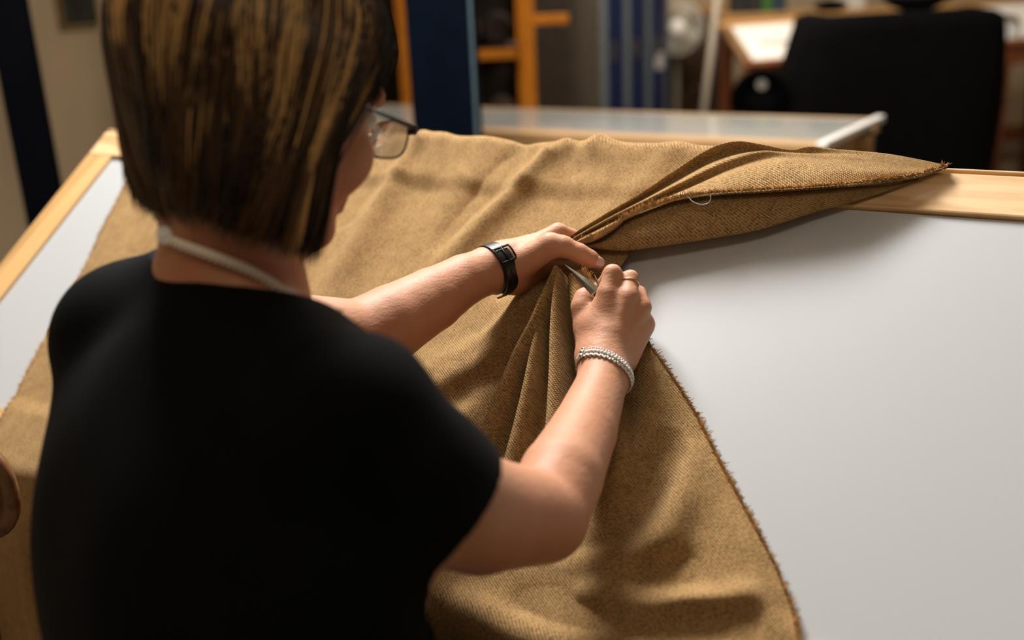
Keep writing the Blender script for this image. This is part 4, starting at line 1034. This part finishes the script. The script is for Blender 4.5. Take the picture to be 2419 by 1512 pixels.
# dark under-layer so that no scalp shows through
FH = Field(HC - .2, HC + .2, .004)
FH.put(EP(hd(0, -.016, .012), HM, (HAIR_RX - .001, HAIR_RY - .004, HAIR_RZ - .004), .02))
FH.put(EP(hd(0, -.045, -.04), HM, (.070, .056, .066), .02)); FH.put(EP(hd(.062, -.024, -.05), HM, (.014, .036, .062), .02)); FH.put(EP(hd(-.062, -.024, -.05), HM, (.014, .036, .062), .02))
FH.put(EP(hd(0, .115, -.045), HM, (.062, .062, .10), .01), 0, 'carve')
FH.put(EP(hd(0, .06, -.1), HM, (.060, .085, .09), .01), 0, 'carve')
V, F = FH.mesh(2)
np_mesh('hair_underlayer', V, F, plain('dark brown under hair', (.010, .005, .003), .6, var=.3, scale=60), hair, True)
# eyes, brows
for s_ in (1, -1):
    ey = MB().ball(hd(s_ * .031, .080, .004), .0115, 16, 10, HM).build('eye', plain('eye white', (.7, .66, .62), .2), person, True)
    MB().ball(hd(s_ * .031, .0896, .002), (.005, .0022, .005), 14, 8, HM).build('iris', plain('iris brown', (.05, .03, .02), .15), ey, True)
    MB().tube([hd(s_ * (.016 + .009 * k), .092 - .0035 * k, .024 + .003 * math.sin(k)) for k in range(4)], .0022, 6).build('eyebrow', plain('eyebrow brown', (.03, .016, .009), .8), person, True)

# ------------------------------------------------------------------ glasses
gm = plain('dark blue metal', (.012, .022, .035), .3, metal=.6)
ge = empty('eyeglasses', hd(.0, .10, .0), 'thin dark blue rimmed eyeglasses worn by the woman', 'glasses')
for s_ in (1, -1):
    n = 28; cxx = s_ * .034; pts = []
    for k in range(n):
        an = 2 * math.pi * k / n; ca, sa = math.cos(an), math.sin(an)
        x = .027 * np.sign(ca) * abs(ca) ** .6; z = .0175 * np.sign(sa) * abs(sa) ** .6
        pts.append(hd(cxx + x, .118 - abs(cxx + x) * .16, -.004 + z))
    lens = mesh('lens', [q + HF_ * .0008 for q in pts] + [q - HF_ * .0008 for q in pts], [tuple(range(n)), tuple(reversed(range(n, 2 * n)))] + [(k, (k + 1) % n, n + (k + 1) % n, n + k) for k in range(n)], M['clear'], ge)
    MB().tube(pts, .0012, 7, closed=True).build('rim', gm, ge, True)
    MB().tube([hd(s_ * .0615, .109, .006), hd(s_ * .071, .10, .006), hd(s_ * .076, .05, .004), hd(s_ * .077, .0, .002), hd(s_ * .075, -.03, -.018)], [.0030, .0026, .0018, .0018, .0022], 8).build('temple', gm, ge, True)
    MB().box(hd(s_ * .065, .108, .005), .009, .006, .009, HM).build('hinge', gm, ge, bevel=.001)
    MB().ball(hd(s_ * .009, .106, -.012), (.0025, .004, .006), 10, 6, HM).build('nose_pad', M['white'], ge, True)
MB().tube([hd(-.008, .1165, .004), hd(0, .118, .008), hd(.008, .1165, .004)], .0014, 7).build('bridge', gm, ge, True)

# ------------------------------------------------------------------ measuring tape round the neck
def tape_mat():
    m, nt, b = material('measuring tape'); L = nt.links.new
    uv = N(nt, 'ShaderNodeUVMap'); uv.uv_map = 'UVMap'; sp = N(nt, 'ShaderNodeSeparateXYZ'); L(uv.outputs[0], sp.inputs[0])
    fr = N(nt, 'ShaderNodeMath', operation='FRACT'); ml = N(nt, 'ShaderNodeMath', operation='MULTIPLY'); ml.inputs[1].default_value = 200; L(sp.outputs[0], ml.inputs[0]); L(ml.outputs[0], fr.inputs[0])
    lt = N(nt, 'ShaderNodeMath', operation='LESS_THAN'); lt.inputs[1].default_value = .42; L(fr.outputs[0], lt.inputs[0])
    l2 = N(nt, 'ShaderNodeMath', operation='GREATER_THAN'); l2.inputs[1].default_value = .58; L(sp.outputs[1], l2.inputs[0])
    an = N(nt, 'ShaderNodeMath', operation='MULTIPLY'); L(lt.outputs[0], an.inputs[0]); L(l2.outputs[0], an.inputs[1])
    mx = N(nt, 'ShaderNodeMix', data_type='RGBA'); L(an.outputs[0], mx.inputs['Factor']); mx.inputs[6].default_value = (.82, .72, .6, 1); mx.inputs[7].default_value = (.10, .075, .06, 1)
    L(mx.outputs[2], b.inputs['Base Color']); b.inputs['Roughness'].default_value = .4; return m
M['tape'] = tape_mat()
tpx = [(388, 560), (430, 578), (500, 603), (570, 630), (630, 660), (680, 692), (712, 716)]
cen = catmull(np.array([surf(*q, .006) for q in tpx] + [surf(712, 716, .006) + (surf(712, 716) - surf(680, 692)) * .8 + BY * .03]), 10)
axis_n = NT_ - NB; axis_n /= np.linalg.norm(axis_n)
V = []; U = []; acc = 0
for i, c_ in enumerate(cen):
    if i: acc += np.linalg.norm(cen[i] - cen[i - 1])
    tgt = cen[min(i + 1, len(cen) - 1)] - cen[max(i - 1, 0)]; tgt /= np.linalg.norm(tgt)
    outw = c_ - (NB + axis_n * ((c_ - NB) @ axis_n)); outw /= np.linalg.norm(outw); wdv = np.cross(tgt, outw); wdv = wdv if wdv[2] > 0 else -wdv
    vw = CAM - c_; vw = vw - tgt * (vw @ tgt); vw /= np.linalg.norm(vw); outw = vw * .75 + outw * .25; outw /= np.linalg.norm(outw); wdv = np.cross(tgt, outw); wdv = wdv if wdv[2] > 0 else -wdv; wdv /= np.linalg.norm(wdv)
    for (w_, o_) in ((.0038, .0004), (-.0038, .0004), (-.0038, -.0004), (.0038, -.0004)):
        V.append(c_ + wdv * w_ + outw * o_); U.append((acc, .5 - w_ / .0076))
F = []
for i in range(len(cen) - 1):
    for k in range(4): F.append((i * 4 + k, i * 4 + (k + 1) % 4, i * 4 + 4 + (k + 1) % 4, i * 4 + 4 + k))
tme = empty('measuring_tape', cen[len(cen) // 2], 'off white measuring tape with dark ticks slung round her neck', 'measuring tape')
o = np_mesh('tape_strip', np.array(V), np.array(F), M['tape'], tme, False); set_uv(o, np.array(U))
q = surf(389, 556, .008); d_ = CAM - q; d_ /= np.linalg.norm(d_); x_ = np.cross((0, 0, 1), d_); x_ /= np.linalg.norm(x_); y_ = np.cross(d_, x_)
MB().tube(circ(q, x_ * .8 + d_ * .5, y_, .0055, 20), .0022, 8, closed=True).ball(q, (.0045, .0045, .003), 12, 8, (x_, y_, d_)).build('tape_end', M['white'], tme, True)

# ------------------------------------------------------------------ wrist watch strap seen from the buckle side
def frame_at(c, ax, toward):
    ax = ax / np.linalg.norm(ax); v = toward - c; v -= ax * (v @ ax); v /= np.linalg.norm(v); return ax, v, np.cross(ax, v)
wc = at(1168, 634, 1.212); ax, vv, ww = frame_at(wc, WL - at(1095, 662, 1.188), CAM)
we = empty('wrist_watch', wc, 'black leather strap wrist watch on her left wrist, buckle showing', 'watch')
M['leather'] = plain('black leather', (.007, .0065, .006), .36, var=.2, scale=60, bump=.25, bscale=500)
def band(name, r0, w0, th, a0, a1, off, mat, par, ecc=1.0, n=40, lift=0):
    V = []; F = []
    for i in range(n + 1):
        an = a0 + (a1 - a0) * i / n; dd = vv * math.cos(an) + ww * math.sin(an) * ecc
        l = lift * max(0, i / n)
        for (rr, xx) in ((r0 + l, -w0 / 2), (r0 + th + l, -w0 / 2 + .0008), (r0 + th + l, w0 / 2 - .0008), (r0 + l, w0 / 2)):
            V.append(wc + dd * rr + ax * (xx + off))
    for i in range(n):
        for k in range(4): F.append((i * 4 + k, i * 4 + (k + 1) % 4, i * 4 + 4 + (k + 1) % 4, i * 4 + 4 + k))
    F += [(3, 2, 1, 0), tuple(n * 4 + k for k in range(4))]
    return mesh(name, V, F, mat, par)
RWR = .0292
band('strap', RWR, .0185, .0022, .5, 2 * math.pi + .5, 0, M['leather'], we, n=72)
# which rotation sense points down the picture
sgn = 1 if proj(wc + ww * .02)[1] > proj(wc)[1] else -1
tail = band('strap_tail', RWR + .0024, .0180, .0022, sgn * -.55, sgn * 1.75, 0, M['leather'], we, lift=.003)
band('keeper', RWR + .0052, .0045, .0016, sgn * .25, sgn * .75, .0, M['leather'], we, n=10)
bk_ = MB(); th = .0013
def onb(an, x, r): return wc + (vv * math.cos(an) + ww * math.sin(an)) * r + ax * x
a_0, a_1 = sgn * -.62, sgn * -.06
for (x) in (-.0118, .0118): bk_.tube([onb(a_0 + (a_1 - a_0) * k / 6, x, RWR + .0058) for k in range(7)], .0012, 6)
for an in (a_0, a_1): bk_.tube([onb(an, -.0118, RWR + .0058), onb(an, .0118, RWR + .0058)], .0013, 6)
bk = bk_.build('buckle', M['blackplastic'], we, True)
MB().tube([onb(a_0, 0, RWR + .0064), onb(a_1, 0, RWR + .0068)], .0009, 6).build('buckle_pin', M['blackplastic'], bk, True)
cw = wc - vv * (RWR + .003)
MB().tube([cw + vv * .003, cw - vv * .005], [.0165, .0155], 28).build('watch_case', M['steel'], we, bevel=.001)
MB().tube([cw - vv * .005, cw - vv * .0056], .0135, 28).build('watch_dial', M['white'], we)

# ------------------------------------------------------------------ three bracelets on the right wrist
bc = at(1428, 880, 1.092); axr, vr, wr = frame_at(bc, at(1424, 850, 1.105) - at(1378, 1021, 1.022), CAM)
def bracelet(name, label, off, tilt, R, rb, n, mat, pinch=1.0, chain_=False):
    a2 = axr + vr * tilt[0] + wr * tilt[1]; a2 /= np.linalg.norm(a2); v2 = vr - a2 * (vr @ a2); v2 /= np.linalg.norm(v2); w2 = np.cross(a2, v2)
    c = bc + axr * off; e = empty(name, c, label, 'bracelet', 'bracelets on her right wrist')
    mb = MB()
    for k in range(n):
        an = 2 * math.pi * k / n; q = c + v2 * R * .93 * math.cos(an) + w2 * R * 1.06 * math.sin(an)
        tg = -v2 * math.sin(an) + w2 * math.cos(an); rd = v2 * math.cos(an) + w2 * math.sin(an)
        if chain_: mb.ball(q, (rb * .55, rb * 1.35, rb * .9), 8, 6, (rd, tg * .8 + a2 * .6 * (1 if k % 2 else -1), a2))
        else: mb.ball(q, rb * (.92 + .16 * rng.random()), 9, 6)
    mb.build('beads', mat, e, True)
    MB().tube(circ(c, v2 * .93, w2 * 1.06, R, 48), rb * .3, 5, closed=True).build('cord', M['chrome'], e, True)
    q = c + v2 * R * .5 + w2 * -R * .95 * (1 if proj(c - w2 * .03)[0] < proj(c)[0] else -1); MB().ball(q, (rb * 1.7, rb * 1.2, rb * 1.2), 10, 8).build('clasp', M['chrome'], e, True)
bracelet('bead_bracelet', 'thin bracelet of tiny silver balls nearest her right hand', .0086, (.16, .22), .0300, .00165, 62, plain('rosy silver', (.78, .68, .68), .25, metal=.85))
bracelet('bead_bracelet', 'pale glass bead bracelet between the two silver ones', .0022, (.10, .20), .0305, .0023, 50, plain('milky glass beads', (.68, .66, .60), .22, var=.2, scale=300))
bracelet('chain_bracelet', 'twisted silver chain bracelet furthest from her right hand', -.0042, (.06, .20), .0305, .0021, 66, plain('dull silver', (.62, .58, .52), .3, metal=.9), chain_=True)

# ------------------------------------------------------------------ gold ring, nails, scissors
rc = (at(1484, 700, 1.118) * .32 + at(1489, 657, 1.132) * .68); axf = at(1489, 657, 1.132) - at(1484, 700, 1.118); a3, v3, w3 = frame_at(rc, axf, CAM)
e = empty('finger_ring', rc, 'thin gold ring on her right hand', 'ring'); 
MB().tube(circ(rc, v3, w3, .0104, 36), .0009, 8, closed=True).build('ring_band', plain('gold', (.83, .58, .26), .2, metal=1), e, True)
M['nail'] = plain('natural nail', (.60, .38, .31), .18, var=.05)
tA, tB = at(1392, 611, 1.199), at(1415, 622, 1.204); tx = (tB - tA) / np.linalg.norm(tB - tA); tz = CAM - tA; tz = tz - tx * (tz @ tx) + _up * .012 * 0; tz /= np.linalg.norm(tz)
ty = np.cross(tz, tx); tz2 = tz * .90 - ty * .25 * (1 if proj(tA - ty * .02)[1] < proj(tA)[1] else -1); tz2 /= np.linalg.norm(tz2); ty2 = np.cross(tz2, tx)
nl = MB().ball(tA * .35 + tB * .65 + tz2 * .0068, (.0095, .0062, .0030), 18, 10, (tx, ty2, tz2)).build('thumb_nail', M['nail'], person, True)
# scissors
sce = empty('scissors', at(1402, 690, 1.158), 'small steel thread scissors held in her right hand', 'scissors')
tip, bs = at(1333, 624, 1.142), at(1404, 688, 1.138)
def blade(name, tip, bs, wd, th, side):
    ax = bs - tip; L = np.linalg.norm(ax); ax /= L; nrm = CAM - bs; nrm -= ax * (nrm @ ax); nrm /= np.linalg.norm(nrm); wv = np.cross(nrm, ax)
    if proj(bs + wv * .01)[1] > proj(bs)[1]: wv = -wv
    st = [(0, .0006, .0), (.25, .32, .03), (.6, .72, .05), (.93, 1.0, .04), (1.0, .98, .0)]
    V = []; F = []
    for (u, w_, c_) in st:
        cc_ = tip + ax * L * u
        V += [cc_ + wv * wd * (w_ * .5 + c_) + nrm * th * .15, cc_ + wv * wd * (w_ * .05) + nrm * th * .5, cc_ - wv * wd * (w_ * .5 - c_) + nrm * th * .1, cc_ - wv * wd * w_ * .45 - nrm * th * .5, cc_ + wv * wd * w_ * .45 - nrm * th * .5]
    for i in range(len(st) - 1):
        for k in range(5): F.append((i * 5 + k, i * 5 + (k + 1) % 5, i * 5 + 5 + (k + 1) % 5, i * 5 + 5 + k))
    F += [(4, 3, 2, 1, 0), tuple((len(st) - 1) * 5 + k for k in range(5))]
    return mesh(name, V, F, M['steel'], sce)
blade('blade', tip, bs, .0115, .0022, 1)
blade('blade', at(1403, 646, 1.140), at(1416, 680, 1.140), .0044, .0016, -1)
MB().bar(at(1402, 686, 1.138), at(1440, 735, 1.158), .0088, .0034, up=CAM - bs).build('shank', M['steel'], sce, bevel=.0008)
MB().bar(at(1404, 688, 1.1365) , at(1406.5, 691, 1.1365), .0108, .004, up=CAM - bs).build('collar', M['chrome'], sce, bevel=.0005)
MB().tube(circ(at(1460, 765, 1.168), _right * .8, _up * .6 + _f * .5, .013, 28), .0024, 8, closed=True).build('finger_loop', M['steel'], sce, True)
MB().tube(circ(at(1480, 730, 1.176), _right * .8, _up * .6 + _f * .5, .013, 28), .0024, 8, closed=True).build('finger_loop', M['steel'], sce, True)

# ------------------------------------------------------------------ trousers, shoes, stool
hipc = PEL - BZ * .02; fw = _upf
V0 = Field(hipc - .75, hipc + np.array([.75, .75, .2]), .008)
fl0 = np.array([0, 0, 0.0])
V0.put(EP(hipc + BY * .02, BM, (.19, .15, .13), .05))
knees = []; feet = []
for s_ in (-1, 1):
    hp = hipc + TA * s_ * .085 - np.array([0, 0, .03]); kn = hp + fw * .38 + TA * s_ * .05 - np.array([0, 0, .02]); an = np.array([kn[0], kn[1], 0]) - fw * .06 + np.array([0, 0, .1])
    V0.put(C(hp, kn, .088, .062, .04)); V0.put(C(kn, an, .060, .045, .03)); feet.append(an)
V0.cut(hipc + BZ * .10, BZ)
V, F = V0.mesh(2); M['denim'] = plain('dark trousers', (.008, .009, .013), .85, var=.2, scale=30)
tr = np_mesh('trousers', V, F, M['denim'], person, True)
for an in feet:
    sh = MB(); f0 = np.array([an[0], an[1], 0])
    sh.ball(f0 + fw * .06 + np.array([0, 0, .045]), (.046, .135, .045), 20, 10, (TA, fw, Z3)); sh.ball(f0 + np.array([0, 0, .075]), (.045, .06, .06), 16, 8, (TA, fw, Z3))
    so = sh.build('shoe', M['blackplastic'], person, True)
sx = hipc - np.array([0, 0, .13]) + fw * .03
st = empty('work_stool', (sx[0], sx[1], 0), 'round padded work stool under the seated woman', 'stool')
sz = sx[2] - .02
n = 32; V = []; F = []
prof = [(.0, .03), (.12, .03), (.165, .022), (.175, .0), (.165, -.02), (.0, -.024)]
for (r, z) in prof:
    for k in range(n): V.append((sx[0] + r * math.cos(2 * math.pi * k / n), sx[1] + r * math.sin(2 * math.pi * k / n), sz + z))
for i in range(len(prof) - 1):
    for k in range(n): F.append((i * n + k, (i + 1) * n + k, (i + 1) * n + (k + 1) % n, i * n + (k + 1) % n))
mesh('seat', V, F, M['blackplastic'], st, True)
MB().tube([(sx[0], sx[1], .08), (sx[0], sx[1], sz - .02)], .025, 16).build('gas_column', M['steel'], st, True)
for k in range(5):
    an = 2 * math.pi * k / 5 + .4; dd = np.array([math.cos(an), math.sin(an), 0]); b0 = np.array([sx[0], sx[1], 0])
    lg = MB().bar(b0 + dd * .02 + Z3 * .09, b0 + dd * .25 + Z3 * .06, .035, .022).build('base_arm', M['blackplastic'], st, bevel=.003)
    MB().tube([b0 + dd * .24 - np.cross(dd, Z3) * .012 + Z3 * .025, b0 + dd * .24 + np.cross(dd, Z3) * .012 + Z3 * .025], .025, 14).build('castor', M['blackplastic'], lg)

# ------------------------------------------------------------------ round-backed wooden chair at the left edge of the view
bcx = at(-92, 1165, 1.22); ce = empty('wooden_chair', (bcx[0], bcx[1], 0), 'brown wooden chair with a rounded back at the left edge of the view', 'chair')
cxd = np.array([.95, .2, 0]); cxd /= np.linalg.norm(cxd); cyd = np.cross(Z3, cxd)
V = []; F = []; n = 36
for (rr, yy) in ((.55, .006), (.92, .010), (1.0, .004), (1.0, -.008), (.92, -.012), (.55, -.010)):
    for k in range(n):
        an = 2 * math.pi * k / n; x = math.cos(an); z = math.sin(an)
        V.append(bcx + cxd * rr * .069 * np.sign(x) * abs(x) ** .8 + Z3 * rr * .068 * np.sign(z) * abs(z) ** .8 + cyd * (yy - .05 * (rr * x) ** 2 * .3))
for i in range(6):
    j = (i + 1) % 6
    for k in range(n): F.append((i * n + k, i * n + (k + 1) % n, j * n + (k + 1) % n, j * n + k))
F.append(tuple(range(n))); F.append(tuple(reversed(range(5 * n, 6 * n))))
mesh('backrest', V, F, M['chairwood'], ce, True)
base = np.array([bcx[0], bcx[1], 0])
for s_ in (-1, 1):
    MB().tube([base + cxd * (s_ * .022 - .02) + Z3 * (bcx[2] - .05), base + cxd * (s_ * .03 - .03) - cyd * .02 + Z3 * .44], .011, 10).build('back_post', M['chairwood'], ce, True)
seatc = base - cyd * .18 * (1 if True else -1) + Z3 * .43
MB().box(seatc, .36, .36, .03, (cxd, cyd, Z3)).build('seat', M['chairwood'], ce, bevel=.01)
for a_ in (-1, 1):
    for b_ in (-1, 1): MB().tube([seatc + cxd * a_ * .15 + cyd * b_ * .15, seatc + cxd * a_ * .17 + cyd * b_ * .17 - Z3 * .43], [.016, .012], 10).build('leg', M['chairwood'], ce, True)
